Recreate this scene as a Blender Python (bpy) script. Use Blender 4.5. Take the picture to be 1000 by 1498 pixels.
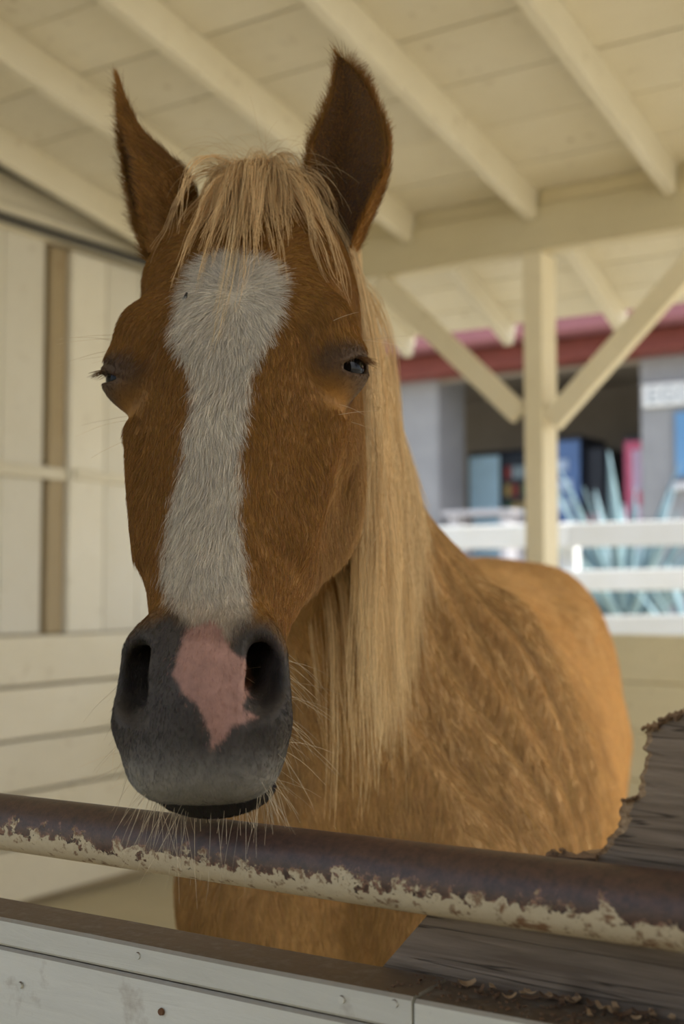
import bpy, bmesh, math, random
import numpy as np
from mathutils import Vector, Matrix
random.seed(7); rng = np.random.default_rng(7)
scene = bpy.context.scene
for _o in list(bpy.data.objects): bpy.data.objects.remove(_o, do_unlink=True)

# ------------------------------------------------------------------ camera
FPX, CX, CY = 1800.0, 500.0, 749.0           # focal length and centre in photo pixels
CAMZ = 1.42
PITCH = math.radians(3.53)
YAW = math.radians(33.2)
cam_d = bpy.data.cameras.new('camera'); cam = bpy.data.objects.new('camera', cam_d)
scene.collection.objects.link(cam); scene.camera = cam
cam_d.sensor_fit = 'VERTICAL'; cam_d.sensor_height = 36.0; cam_d.sensor_width = 24.0
cam_d.lens = 36.0 * FPX / 1498.0
cam.location = (0, 0, CAMZ); cam.rotation_euler = (math.pi/2 + PITCH, 0, YAW)
cam_d.clip_start = 0.02; cam_d.clip_end = 300
cam_d.dof.use_dof = True; cam_d.dof.focus_distance = 1.02; cam_d.dof.aperture_fstop = 4.7

# ------------------------------------------------------------------ sky and sun
world = bpy.data.worlds.new('world'); scene.world = world; world.use_nodes = True
_nt = world.node_tree; _nt.nodes.clear()
_sky = _nt.nodes.new('ShaderNodeTexSky'); _sky.sky_type = 'NISHITA'
_sky.sun_disc = False; _sky.sun_elevation = math.radians(48); _sky.sun_rotation = math.radians(98)
_sky.air_density = 1.0; _sky.dust_density = 2.5; _sky.ozone_density = 1.0
_bg = _nt.nodes.new('ShaderNodeBackground'); _bg.inputs['Strength'].default_value = 0.36
_wo = _nt.nodes.new('ShaderNodeOutputWorld')
_hs = _nt.nodes.new('ShaderNodeHueSaturation'); _hs.inputs['Saturation'].default_value = 0.68
_nt.links.new(_sky.outputs[0], _hs.inputs['Color']); _nt.links.new(_hs.outputs[0], _bg.inputs[0]); _nt.links.new(_bg.outputs[0], _wo.inputs[0])
sun_d = bpy.data.lights.new('sun', 'SUN'); sun_d.energy = 6.5; sun_d.angle = math.radians(3)
sun_d.color = (1.0, 0.96, 0.87)
sun = bpy.data.objects.new('sun', sun_d); scene.collection.objects.link(sun)
SUN_DIR = Vector((-0.72, 0.03, -0.85))      # direction the light travels
sun.rotation_euler = SUN_DIR.to_track_quat('-Z', 'Y').to_euler()
sun.location = (9, -1, 12)
vs = scene.view_settings
vs.view_transform = 'Standard'; vs.look = 'None'; vs.gamma = 1.0; vs.use_curve_mapping = False
vs.exposure = -0.10
scene.cycles.max_bounces = 8; scene.cycles.diffuse_bounces = 5

# ------------------------------------------------------------------ photo pixel helpers (a pixel gives a direction, Y the distance)
SP, CP = math.sin(PITCH), math.cos(PITCH)
def ray(px, py):
    xc = (px - CX) / FPX; yc = (CY - py) / FPX
    fy = CP - yc * SP; fz = SP + yc * CP
    return np.array([xc / fy, 1.0, fz / fy])
def at(px, py, Y):                           # point in the level frame that looks along the view (x right, y ahead, z up from floor)
    return ray(px, py) * Y + np.array([0, 0, CAMZ])
def proj(P):
    P = np.asarray(P, float); x = P[..., 0]; y = P[..., 1]; z = P[..., 2] - CAMZ
    zc = y * CP + z * SP; yc = -y * SP + z * CP
    return CX + FPX * x / zc, CY - FPX * yc / zc
CYW, SYW = math.cos(YAW), math.sin(YAW)
def to_world(P):
    P = np.asarray(P, float); o = P.copy()
    o[..., 0] = P[..., 0] * CYW - P[..., 1] * SYW
    o[..., 1] = P[..., 0] * SYW + P[..., 1] * CYW
    return o
def world_dir(px, py):                       # ray direction in world axes
    d = to_world(ray(px, py)); return d
def on_y(px, py, y):                         # where the ray meets the world plane y = const
    d = world_dir(px, py); t = y / d[1]; return np.array([d[0]*t, y, CAMZ + d[2]*t])
def on_x(px, py, x):
    d = world_dir(px, py); t = x / d[0]; return np.array([x, d[1]*t, CAMZ + d[2]*t])
def on_z(px, py, z):
    d = world_dir(px, py); t = (z - CAMZ) / d[2]; return np.array([d[0]*t, d[1]*t, z])

# ------------------------------------------------------------------ node and mesh helpers
MATS = {}
def new_mat(name):
    m = bpy.data.materials.new(name); m.use_nodes = True; MATS[name] = m
    nt = m.node_tree; b = nt.nodes['Principled BSDF']
    return m, nt, b
def N(nt, kind, **kw):
    n = nt.nodes.new(kind)
    for k, v in kw.items():
        if k in n.inputs: n.inputs[k].default_value = v
        else: setattr(n, k, v)
    return n
def ramp(nt, fac, stops):
    r = nt.nodes.new('ShaderNodeValToRGB'); e = r.color_ramp.elements
    while len(e) < len(stops): e.new(0.5)
    for el, (p, c) in zip(e, stops):
        el.position = p; el.color = (c[0], c[1], c[2], 1) if not isinstance(c, (int, float)) else (c, c, c, 1)
    nt.links.new(fac, r.inputs[0]); return r.outputs[0]
def mix(nt, fac, a, b, blend='MIX'):
    m = nt.nodes.new('ShaderNodeMix'); m.data_type = 'RGBA'; m.blend_type = blend
    for sock, v in ((m.inputs[0], fac), (m.inputs[6], a), (m.inputs[7], b)):
        if hasattr(v, 'links'): nt.links.new(v, sock)
        elif isinstance(v, (int, float)): sock.default_value = v
        else: sock.default_value = (v[0], v[1], v[2], 1)
    return m.outputs[2]
def math_n(nt, op, a, b=None):
    m = nt.nodes.new('ShaderNodeMath'); m.operation = op
    for sock, v in ((m.inputs[0], a), (m.inputs[1], b)):
        if v is None: continue
        if hasattr(v, 'links'): nt.links.new(v, sock)
        else: sock.default_value = v
    return m.outputs[0]
def coords(nt, scale=(1, 1, 1), kind='Object'):
    tc = nt.nodes.new('ShaderNodeTexCoord'); mp = nt.nodes.new('ShaderNodeMapping')
    mp.inputs['Scale'].default_value = scale
    nt.links.new(tc.outputs[kind], mp.inputs[0]); return mp.outputs[0]
def rand_shift(nt, vec, amt=7.0):            # each object gets its own stretch of the pattern
    oi = nt.nodes.new('ShaderNodeObjectInfo')
    a = nt.nodes.new('ShaderNodeVectorMath'); a.operation = 'SCALE'
    c = nt.nodes.new('ShaderNodeCombineXYZ')
    for i in range(3): nt.links.new(oi.outputs['Random'], c.inputs[i])
    nt.links.new(c.outputs[0], a.inputs[0]); a.inputs['Scale'].default_value = amt
    s = nt.nodes.new('ShaderNodeVectorMath'); s.operation = 'ADD'
    nt.links.new(vec, s.inputs[0]); nt.links.new(a.outputs[0], s.inputs[1]); return s.outputs[0], oi.outputs['Random']
def noise(nt, vec, scale, detail=4, rough=0.55, dist=0.0):
    n = N(nt, 'ShaderNodeTexNoise', Scale=scale, Detail=detail, Roughness=rough, Distortion=dist)
    nt.links.new(vec, n.inputs['Vector']); return n.outputs['Fac']
def bump(nt, b, height, strength=0.3, dist=0.002):
    n = N(nt, 'ShaderNodeBump', Strength=strength, Distance=dist)
    nt.links.new(height, n.inputs['Height']); nt.links.new(n.outputs[0], b.inputs['Normal']); return n
def flat_mat(name, col, rough=0.6, metal=0.0, spec=0.4):
    m, nt, b = new_mat(name); b.inputs['Base Color'].default_value = (*col, 1)
    b.inputs['Roughness'].default_value = rough; b.inputs['Metallic'].default_value = metal
    b.inputs['Specular IOR Level'].default_value = spec
    v = coords(nt); n = noise(nt, v, 9, 5)
    c = mix(nt, 0.25, col, ramp(nt, n, [(0.3, tuple(x*0.6 for x in col)), (0.7, tuple(min(1, x*1.25) for x in col))]))
    nt.links.new(c, b.inputs['Base Color']); return m

COL = scene.collection
def link(o, parent=None):
    COL.objects.link(o)
    if parent is not None: o.parent = parent
    return o
def tag(o, label=None, cat=None, group=None, kind=None):
    if label: o['label'] = label
    if cat: o['category'] = cat
    if group: o['group'] = group
    if kind: o['kind'] = kind
    return o
def empty(name, loc=(0, 0, 0), rz=0.0):
    o = bpy.data.objects.new(name, None); o.location = loc; o.rotation_euler = (0, 0, rz); o.empty_display_size = 0.1
    return link(o)
def mesh_obj(name, verts, faces, mat, parent=None, smooth=False, loc=None):
    me = bpy.data.meshes.new(name); me.from_pydata([tuple(map(float, v)) for v in verts], [], [tuple(map(int, f)) for f in faces])
    me.validate(); me.update()
    if mat is not None: me.materials.append(mat)
    if smooth: me.polygons.foreach_set('use_smooth', [True]*len(me.polygons))
    o = bpy.data.objects.new(name, me)
    if loc is not None: o.location = loc
    return link(o, parent)
def bm_obj(name, bm, mat, parent=None, smooth=False, loc=None):
    me = bpy.data.meshes.new(name); bmesh.ops.recalc_face_normals(bm, faces=bm.faces[:]); bm.to_mesh(me); bm.free()
    if mat is not None: me.materials.append(mat)
    if smooth: me.polygons.foreach_set('use_smooth', [True]*len(me.polygons))
    o = bpy.data.objects.new(name, me)
    if loc is not None: o.location = loc
    return link(o, parent)
def bevel_box(size, bev=0.004, seg=1, jit=0.0, bm=None, M=None):
    b = bm or bmesh.new()
    r = bmesh.ops.create_cube(b, size=1.0)
    vs_ = r['verts']
    for v in vs_:
        v.co = Vector((v.co.x*size[0], v.co.y*size[1], v.co.z*size[2]))
        if jit: v.co += Vector((random.uniform(-jit, jit), random.uniform(-jit, jit), random.uniform(-jit, jit)))
    if bev > 0:
        es = list({e for v in vs_ for e in v.link_edges})
        r2 = bmesh.ops.bevel(b, geom=es, offset=bev, segments=seg, profile=0.5, affect='EDGES')
        vs_ = list({v for f in r2['faces'] for v in f.verts} | {v for v in vs_ if v.is_valid})
    if M is not None:
        for v in vs_: v.co = M @ v.co
    return b
def box(name, x0, x1, y0, y1, z0, z1, mat, parent=None, bev=0.004, jit=0.0):
    c = ((x0+x1)/2, (y0+y1)/2, (z0+z1)/2)
    b = bevel_box((abs(x1-x0), abs(y1-y0), abs(z1-z0)), bev, 1, jit)
    return bm_obj(name, b, mat, parent, loc=c)
def bar(name, p0, p1, w, h, mat, parent=None, bev=0.003, up=(0, 0, 1)):
    p0 = Vector(p0); p1 = Vector(p1); d = p1 - p0; L = d.length; d.normalize()
    side = d.cross(Vector(up)).normalized(); u = side.cross(d).normalized()
    b = bevel_box((w, L, h), bev)
    o = bm_obj(name, b, mat, parent)
    R = Matrix((side, d, u)).transposed().to_4x4()
    o.matrix_local = Matrix.Translation((p0+p1)/2) @ R
    return o

# ================================================================== materials of the place
def paint_mat(name, col, grime=(.30, .22, .12), amt=.35, grain=(1, 1, 1), rough=.6, knots=True, bumpk=.25, dust_top=False):
    m, nt, b = new_mat(name)
    v0 = coords(nt, (1, 1, 1)); v, rnd = rand_shift(nt, v0)
    mp = nt.nodes.new('ShaderNodeMapping'); mp.inputs['Scale'].default_value = grain; nt.links.new(v, mp.inputs[0])
    g = noise(nt, mp.outputs[0], 6, 6, .6, .6)
    n1 = noise(nt, v, 2.2, 5, .6); n2 = noise(nt, v, 14, 5, .65); n3 = noise(nt, v, 70, 4, .6)
    c = mix(nt, ramp(nt, n1, [(.35, 0.0), (.75, .55)]), col, tuple(x*y for x, y in zip(col, (.86, .83, .74))))
    c = mix(nt, math_n(nt, 'MULTIPLY', ramp(nt, g, [(.45, 0.0), (.75, 1.0)]), amt*.6), c, tuple(x*.72 for x in col))
    c = mix(nt, math_n(nt, 'MULTIPLY', ramp(nt, n2, [(.60, 0.0), (.74, 1.0)]), amt), c, grime)
    if knots:
        vo = N(nt, 'ShaderNodeTexVoronoi', Scale=4.5); nt.links.new(v, vo.inputs['Vector'])
        k = ramp(nt, vo.outputs['Distance'], [(.02, 1.0), (.09, 0.0)])
        c = mix(nt, math_n(nt, 'MULTIPLY', k, .5), c, grime)
    t = math_n(nt, 'ADD', math_n(nt, 'MULTIPLY', rnd, .16), .90)
    cm = nt.nodes.new('ShaderNodeCombineXYZ')
    for i in range(3): nt.links.new(t, cm.inputs[i])
    c = mix(nt, 1.0, c, cm.outputs[0], 'MULTIPLY')
    if dust_top:
        ge = nt.nodes.new('ShaderNodeNewGeometry'); sp = nt.nodes.new('ShaderNodeSeparateXYZ'); nt.links.new(ge.outputs['Normal'], sp.inputs[0])
        d = math_n(nt, 'MULTIPLY', ramp(nt, sp.outputs['Z'], [(.55, 0.0), (.8, 1.0)]), ramp(nt, n3, [(.15, .75), (.5, 1.0)]))
        dc = mix(nt, n3, (.080, .055, .035), (.20, .145, .095))
        c = mix(nt, d, c, dc)
    nt.links.new(c, b.inputs['Base Color']); b.inputs['Roughness'].default_value = rough; b.inputs['Specular IOR Level'].default_value = .3
    h = math_n(nt, 'ADD', math_n(nt, 'MULTIPLY', g, .7), math_n(nt, 'MULTIPLY', n3, .3))
    bump(nt, b, h, bumpk, .004)
    return m
CREAM = (.765, .715, .575)
M_cream_x = paint_mat('cream_paint_along_x', CREAM, grain=(1, 14, 14))
M_cream_y = paint_mat('cream_paint_along_y', CREAM, grain=(14, 1, 14))
M_cream_z = paint_mat('cream_paint_along_z', (.765, .735, .635), grain=(14, 14, 1), amt=.25, knots=False)
M_post = paint_mat('cream_post_paint', (.80, .72, .53), grain=(14, 14, 1), amt=.3, knots=False)
M_tan = paint_mat('worn_tan_wood', (.40, .32, .20), grime=(.16, .08, .04), grain=(14, 14, 1), amt=.6)
M_half = paint_mat('tan_half_wall_and_beam_shade', (.66, .585, .39), grain=(1, 14, 14), amt=.35)  # also on beam and blocking, where their inward shade is put into the colour
M_front = paint_mat('grey_white_board_paint', (.70, .695, .62), grime=(.20, .12, .055), grain=(1.2, 10, 10), amt=.55, knots=False, bumpk=.45, dust_top=True)
M_white = paint_mat('white_fence_paint', (.88, .92, .96), grime=(.6, .58, .52), grain=(1, 10, 10), amt=.15, knots=False)
M_dark = flat_mat('dark_grey', (.075, .07, .06), .5, .4)
M_nail = flat_mat('rusty_nail', (.18, .09, .045), .7, .4)
def weathered(name, a=(.17, .128, .090), b_=(.33, .262, .195)):
    m, nt, b = new_mat(name)
    v, _ = rand_shift(nt, coords(nt, (1, 1, 1)))
    mp = nt.nodes.new('ShaderNodeMapping'); mp.inputs['Scale'].default_value = (2.2, 30, 46); nt.links.new(v, mp.inputs[0])
    g = noise(nt, mp.outputs[0], 3.0, 8, .65, .8); n2 = noise(nt, v, 9, 4); n3 = noise(nt, v, 160, 3, .7)
    vo = N(nt, 'ShaderNodeTexVoronoi', Scale=7.0); nt.links.new(v, vo.inputs['Vector'])
    kn = ramp(nt, vo.outputs['Distance'], [(.03, 1.0), (.12, 0.0)])
    c = mix(nt, ramp(nt, g, [(.32, 0.0), (.68, 1.0)]), a, b_)
    mp2 = nt.nodes.new('ShaderNodeMapping'); mp2.inputs['Scale'].default_value = (1.4, 20, 60); nt.links.new(v, mp2.inputs[0])
    ck = noise(nt, mp2.outputs[0], 1.5, 3, .5, .3); crack = ramp(nt, ck, [(.488, 0.0), (.50, 1.0), (.512, 0.0)])
    c = mix(nt, ramp(nt, n2, [(.4, 0.0), (.8, .45)]), c, (.13, .105, .085))
    c = mix(nt, math_n(nt, 'MULTIPLY', kn, .55), c, (.07, .05, .035))
    c = mix(nt, math_n(nt, 'MULTIPLY', crack, .8), c, (.04, .03, .022))
    nt.links.new(c, b.inputs['Base Color']); b.inputs['Roughness'].default_value = .85; b.inputs['Specular IOR Level'].default_value = .15
    h = math_n(nt, 'SUBTRACT', math_n(nt, 'ADD', g, math_n(nt, 'MULTIPLY', n3, .2)), math_n(nt, 'MULTIPLY', crack, .8))
    bump(nt, b, h, .6, .003); return m
M_weather = weathered('weathered_grey_wood')
M_broken = weathered('weathered_broken_wood')
_nt2 = M_broken.node_tree; _b2 = _nt2.nodes['Principled BSDF']; _src = _b2.inputs['Base Color'].links[0].from_socket
_at = N(_nt2, 'ShaderNodeAttribute', attribute_name='torn'); _tv = coords(_nt2); _tn = noise(_nt2, _tv, 120, 5, .7)
_tc = mix(_nt2, ramp(_nt2, _tn, [(.35, 0.0), (.65, 1.0)]), (.20, .115, .055), (.50, .36, .22))
_tf = ramp(_nt2, math_n(_nt2, 'ADD', _at.outputs['Fac'], math_n(_nt2, 'MULTIPLY', math_n(_nt2, 'SUBTRACT', _tn, .5), .9)), [(.40, 0.0), (.55, 1.0)])
_nt2.links.new(mix(_nt2, _tf, _src, _tc), _b2.inputs['Base Color'])
M_torn = weathered('torn_fresh_wood', (.22, .13, .06), (.52, .36, .20))
M_bark = weathered('dark_rotten_edge', (.13, .08, .045), (.32, .20, .11))
# rusty pipe with flaking cream paint along its lower side
M_pipe, nt, b = new_mat('rusty_pipe_flaking_paint')
v = coords(nt, (1, 1, 1)); sp = nt.nodes.new('ShaderNodeSeparateXYZ'); nt.links.new(v, sp.inputs[0])
mp = nt.nodes.new('ShaderNodeMapping'); mp.inputs['Scale'].default_value = (1.0, .0, 2.2); nt.links.new(v, mp.inputs[0])
n1 = noise(nt, v, 42, 7, .62, .5); n2 = noise(nt, v, 150, 5, .7); n3 = noise(nt, v, 8, 4, .6); n4 = noise(nt, v, 95, 6, .65)
e = math_n(nt, 'ADD', math_n(nt, 'MULTIPLY', sp.outputs['Z'], -22.0), math_n(nt, 'MULTIPLY', math_n(nt, 'SUBTRACT', n1, .5), 1.05))
e = math_n(nt, 'ADD', e, math_n(nt, 'ADD', math_n(nt, 'MULTIPLY', math_n(nt, 'SUBTRACT', n3, .5), .6), math_n(nt, 'MULTIPLY', math_n(nt, 'SUBTRACT', n4, .5), .9)))
paint = ramp(nt, e, [(.075, 0.0), (.10, 1.0)])
rim = ramp(nt, e, [(.0, 0.0), (.03, .3), (.07, 1.0), (.16, 0.0)])
rust = mix(nt, ramp(nt, n2, [(.35, 0.0), (.7, 1.0)]), (.052, .032, .026), (.115, .062, .042))
rust = mix(nt, math_n(nt, 'MULTIPLY', rim, ramp(nt, n2, [(.40, 0.0), (.62, 1.0)])), rust, (.36, .19, .12))
pc = mix(nt, ramp(nt, n2, [(.3, 0.0), (.75, .5)]), (.62, .53, .36), (.47, .37, .22))
pc = mix(nt, ramp(nt, n1, [(.60, 0.0), (.68, .9)]), pc, (.20, .09, .035))
pc = mix(nt, math_n(nt, 'MULTIPLY', ramp(nt, n4, [(.56, 0.0), (.64, 1.0)]), .8), pc, (.17, .075, .03))
nt.links.new(mix(nt, paint, rust, pc), b.inputs['Base Color'])
rr_ = nt.nodes.new('ShaderNodeMapRange'); nt.links.new(paint, rr_.inputs['Value']); rr_.inputs['To Min'].default_value = .42; rr_.inputs['To Max'].default_value = .7
nt.links.new(rr_.outputs[0], b.inputs['Roughness']); b.inputs['Specular IOR Level'].default_value = .45
bump(nt, b, math_n(nt, 'ADD', math_n(nt, 'MULTIPLY', paint, .9), math_n(nt, 'MULTIPLY', n2, .35)), .8, .0015)
def ground_mat(name, a, b_, sc=5):
    m, nt, b = new_mat(name); v = coords(nt)
    n1 = noise(nt, v, sc, 7, .65); n2 = noise(nt, v, sc*14, 5, .7)
    c = mix(nt, n1, a, b_); c = mix(nt, ramp(nt, n2, [(.55, 0.0), (.75, .6)]), c, tuple(x*.5 for x in a))
    nt.links.new(c, b.inputs['Base Color']); b.inputs['Roughness'].default_value = .95; bump(nt, b, math_n(nt, 'ADD', n1, n2), .8, .02); return m
M_floor = ground_mat('stall_sand', (.50, .43, .27), (.62, .54, .36))
M_ground = ground_mat('outdoor_dirt', (.50, .46, .36), (.66, .61, .49), 2)
# concrete block of the building
def block_mat(name, a, b_):
    m, nt, b = new_mat(name); v = coords(nt)
    br = N(nt, 'ShaderNodeTexNoise', Scale=3.0, Detail=8.0)
    nt.links.new(v, br.inputs['Vector']); n2 = noise(nt, v, 30, 5, .7)
    c = mix(nt, br.outputs['Fac'], a, b_); nt.links.new(c, b.inputs['Base Color']); b.inputs['Roughness'].default_value = .9
    bump(nt, b, n2, .5, .01); return m
M_block = block_mat('grey_block', (.23, .24, .255), (.37, .38, .40))
M_recess = block_mat('brown_grey_recess_wall', (.23, .20, .16), (.34, .30, .25))
M_red = flat_mat('red_fascia', (.19, .045, .032), .5)
M_pinkroof = flat_mat('faded_red_roof_edge', (.30, .12, .135), .6)

# ================================================================== the stall
XL, YB, EAVE = -4.20, 4.80, 5.86
RSL, OSL = .167, .39
def zr(y): return 3.135 + RSL*(YB-y)           # underside of the roof boards
X0R, X1R, Y0R = -4.45, 2.4, -2.2

# ground and floor
def grid_obj(name, xs, ys, fz, mat):
    V = [(x, y, fz(x, y)) for x in xs for y in ys]; n = len(ys)
    F = [(i*n+j, (i+1)*n+j, (i+1)*n+j+1, i*n+j+1) for i in range(len(xs)-1) for j in range(n-1)]
    return mesh_obj(name, V, F, mat, smooth=True)
floor = grid_obj('floor', np.linspace(-4.45, 3.0, 60), np.linspace(-3.0, 4.95, 60), lambda x, y: .008*math.sin(x*3.1+y*2)+.006*math.sin(x*7-y*5), M_floor)
tag(floor, 'pale sandy dirt floor of the stall', kind='structure')
def terr(x, y):
    t = min(max((y-6.4)/2.6, 0), 1); t = t*t*(3-2*t)
    return -.03 + 1.09*t + .02*math.sin(x*1.3+y)*t
ground = grid_obj('ground', np.r_[np.linspace(-60, -12, 10), np.linspace(-11, 8, 50), np.linspace(9, 60, 10)], np.r_[np.linspace(-40, -4, 10), np.linspace(-3, 16, 60), np.linspace(18, 70, 12)], lambda x, y: terr(x, y)-(0.02 if y < 6 else 0), M_ground)
tag(ground, 'dry sloping ground outside the stall', kind='structure')

# ceiling: boards across, rafters under them
ceil = empty('ceiling', (0, 1.6, zr(1.6))); tag(ceil, 'cream painted plank ceiling with rafters', kind='structure')
def child(o, p):
    o.parent = p; o.matrix_parent_inverse = Matrix.Translation(p.location).inverted(); return o
BW = .318
rafters_x = [-2.775 + .61*k for k in range(-2, 9)]
y = YB + .10; k = 0
joint_sets = [(-3.385, -.945, 1.495), (-2.165, .275), (-2.775, -.335, 1.495), (-1.555, .885)]
while y > Y0R:
    y0 = y-BW+.006; y1 = y
    xs_ = [X0R] + list(joint_sets[k % 4]) + [X1R]
    for a, b_ in zip(xs_[:-1], xs_[1:]):
        yc = (y0+y1)/2; jz = random.uniform(-.002, .003)
        o = bm_obj('roof_board', bevel_box((b_-a-.003, (y1-y0)*math.hypot(1, RSL), .024), .003), M_cream_x)
        o.matrix_world = Matrix.Translation(((a+b_)/2, yc, zr(yc)+.012+jz)) @ Matrix.Rotation(-math.atan(RSL), 4, 'X')
        child(o, ceil)
    y -= BW; k += 1
# roofing above the boards keeps daylight out of the joints
V = [(X0R, Y0R, zr(Y0R)+.03), (X1R, Y0R, zr(Y0R)+.03), (X1R, YB+.1, zr(YB+.1)+.03), (X0R, YB+.1, zr(YB+.1)+.03)]
V += [(a, b_, c+.03) for a, b_, c in V]
child(mesh_obj('roof_deck', V, [(0, 1, 2, 3), (4, 7, 6, 5), (0, 4, 5, 1), (1, 5, 6, 2), (2, 6, 7, 3), (3, 7, 4, 0)], M_dark), ceil)
for x in rafters_x:
    o = bar('rafter', (x, Y0R, zr(Y0R)-.072), (x, YB-.001, zr(YB)-.072), .045, .14, M_cream_y); child(o, ceil)
for a, b_ in zip(rafters_x[:-1], rafters_x[1:]):
    child(box('blocking', a+.024, b_-.024, YB+.012, YB+.05, 3.062, 3.128, M_half), ceil)  # tan colour holds the shade of the inner face, as on the beam

# header beam
beam = box('header_beam', X0R+.1, X1R, YB, YB+.09, 2.862, 3.060, M_half, bev=.004)  # darker tan carries the shade of the side facing away from light
tag(beam, 'long cream header beam carried by the braced post', 'beam')
# support post with knee braces
pl = on_y(766, 600, YB)[0]; PW, PD = .088, .15
post_e = empty('support_post', (pl+PW/2, YB+PD/2, 0)); tag(post_e, 'cream painted timber post with two diagonal knee braces under the header beam', 'post')
child(box('post', pl, pl+PW, YB-.001, YB+PD, 0, 2.860, M_post), post_e)
def brace(pa, pb):
    a = on_y(*pa, YB+.04); b_ = on_y(*pb, YB+.04)
    o = bar('brace', a, b_, .055, .092, M_post); child(o, post_e)
brace((760, 606), (556, 412)); brace((806, 618), (1032, 362))

# roof of the overhang beyond the beam
ov = empty('overhang_roof', (-1, 5.4, 2.9)); tag(ov, 'cream plank overhang roof sloping down outside the beam', kind='structure')
def zo(y): return 3.215 - OSL*(y-YB)
yy = YB + .085; k = 0
while yy < EAVE:
    y1 = min(yy+.20, EAVE); yc = (yy+y1)/2
    for a, b_ in ((X0R, -2.165), (-2.165, .2), (.2, X1R)) if k % 2 else ((X0R, -3.385), (-3.385, -.945), (-.945, X1R)):
        o = bm_obj('roof_board', bevel_box((b_-a-.003, (y1-yy-.005)*math.hypot(1, OSL), .022), .002), M_cream_x)
        o.matrix_world = Matrix.Translation(((a+b_)/2, yc, zo(yc)+.012)) @ Matrix.Rotation(-math.atan(OSL), 4, 'X'); child(o, ov)
    yy += .20; k += 1
V = [(X0R, YB+.1, zo(YB+.1)+.03), (X1R, YB+.1, zo(YB+.1)+.03), (X1R, EAVE, zo(EAVE)+.03), (X0R, EAVE, zo(EAVE)+.03)]; V += [(a, b_, c+.03) for a, b_, c in V]
child(mesh_obj('roof_deck', V, [(0, 1, 2, 3), (4, 7, 6, 5), (0, 4, 5, 1), (1, 5, 6, 2), (2, 6, 7, 3), (3, 7, 4, 0)], M_pinkroof), ov)
for x in rafters_x:
    o = bar('rafter_tail', (x, YB+.092, zo(YB+.092)-.058), (x, EAVE, zo(EAVE)-.058), .05, .11, M_cream_y); child(o, ov)

# left wall: horizontal planks below, upright boards, stud and rails above
wl = empty('wall_left', (XL, 2.8, 0)); tag(wl, 'cream board wall with wide horizontal planks below', kind='structure')
child(box('wall_backing', XL-.10, XL-.035, -1.5, 5.0, 0, 3.05, M_tan, bev=0), wl)
seams = [1.212, .985, .752, .520, .285, .045]
for a, b_ in zip(seams[1:], seams[:-1]):
    for y0, y1 in ((-1.5, 1.7), (1.706, 4.78)):
        child(box('plank', XL-.02, XL+.035, y0, y1, a+.006, b_-.006, M_cream_y, bev=.006), wl)
ye = 3.955
y = -1.45
while y < ye-.02:
    y1 = min(y+.245, ye); child(box('upright_board', XL-.034, XL-.012, y, y1-.004, 1.215, 3.02, M_cream_z, bev=.003), wl); y += .245
child(box('stud', XL-.034, XL+.004, 3.962, 4.062, 1.213, 3.0, M_tan), wl)
y = 4.068
for y1 in (4.30, 4.53, 4.77):
    child(box('upright_board', XL-.034, XL+.030, y, y1-.004, 1.213, 3.0, M_cream_z, bev=.004), wl); y = y1
zn = on_x(45, 690, XL)[2]
child(box('nailer_rail', XL-.012, XL+.022, -1.4, 4.055, zn-.028, zn+.028, M_cream_y), wl)
child(box('nailer_rail', XL+.030, XL+.050, 4.085, 4.765, zn-.020, zn+.030, M_cream_y), wl)
child(box('top_plate', XL-.034, XL+.06, -1.5, 4.79, 3.02, 3.105, M_cream_y), wl)
# raking board under the roof slope, above the plate
V = []
for dx in (0, .03):
    V += [(XL+dx-.02, -1.5, 3.106), (XL+dx-.02, 4.79, 3.106), (XL+dx-.02, 4.79, max(zr(4.79)-.02, 3.115)), (XL+dx-.02, -1.5, zr(-1.5)-.05)]
child(mesh_obj('gable_board', V, [(0, 1, 2, 3), (4, 7, 6, 5), (0, 4, 5, 1), (1, 5, 6, 2), (2, 6, 7, 3), (3, 7, 4, 0)], M_cream_y), wl)
def tube_pts(pts, r, seg=12):
    bm = bmesh.new(); P = [Vector(p) for p in pts]; rings = []
    for i, p in enumerate(P):
        t = (P[min(i+1, len(P)-1)]-P[max(i-1, 0)]).normalized(); a = t.orthogonal().normalized() if abs(t.z) > .9 else t.cross(Vector((0, 0, 1))).normalized(); c = a.cross(t)
        rings.append([bm.verts.new(p + (a*math.cos(2*math.pi*k/seg) + c*math.sin(2*math.pi*k/seg))*r) for k in range(seg)])
    for i in range(len(rings)-1):
        for k in range(seg): bm.faces.new((rings[i][k], rings[i][(k+1) % seg], rings[i+1][(k+1) % seg], rings[i+1][k]))
    bm.faces.new(rings[0]); bm.faces.new(rings[-1][::-1]); return bm
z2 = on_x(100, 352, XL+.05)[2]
cd = bm_obj('tube', tube_pts([(XL+.085, yy_, z2-.004*math.sin(yy_*2.1)) for yy_ in np.linspace(-1.4, 4.75, 24)], .023), M_dark, smooth=True)  # thin dark tube along the top of the wall
tag(cd, 'dark level tube along the top of the cream board wall', 'tube')
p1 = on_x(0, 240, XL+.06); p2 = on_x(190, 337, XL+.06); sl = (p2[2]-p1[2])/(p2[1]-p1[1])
cd = bm_obj('tube', tube_pts([(XL+.045, yy_, p1[2]+sl*(yy_-p1[1])) for yy_ in np.linspace(-1.4, 4.75, 24)], .021), M_dark, smooth=True)  # dark tube standing in for the shaded gap below the roof boards
child(cd, ceil); cd['label'] = 'dark sloping tube standing in for the shaded gap under the ceiling boards'

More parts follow.
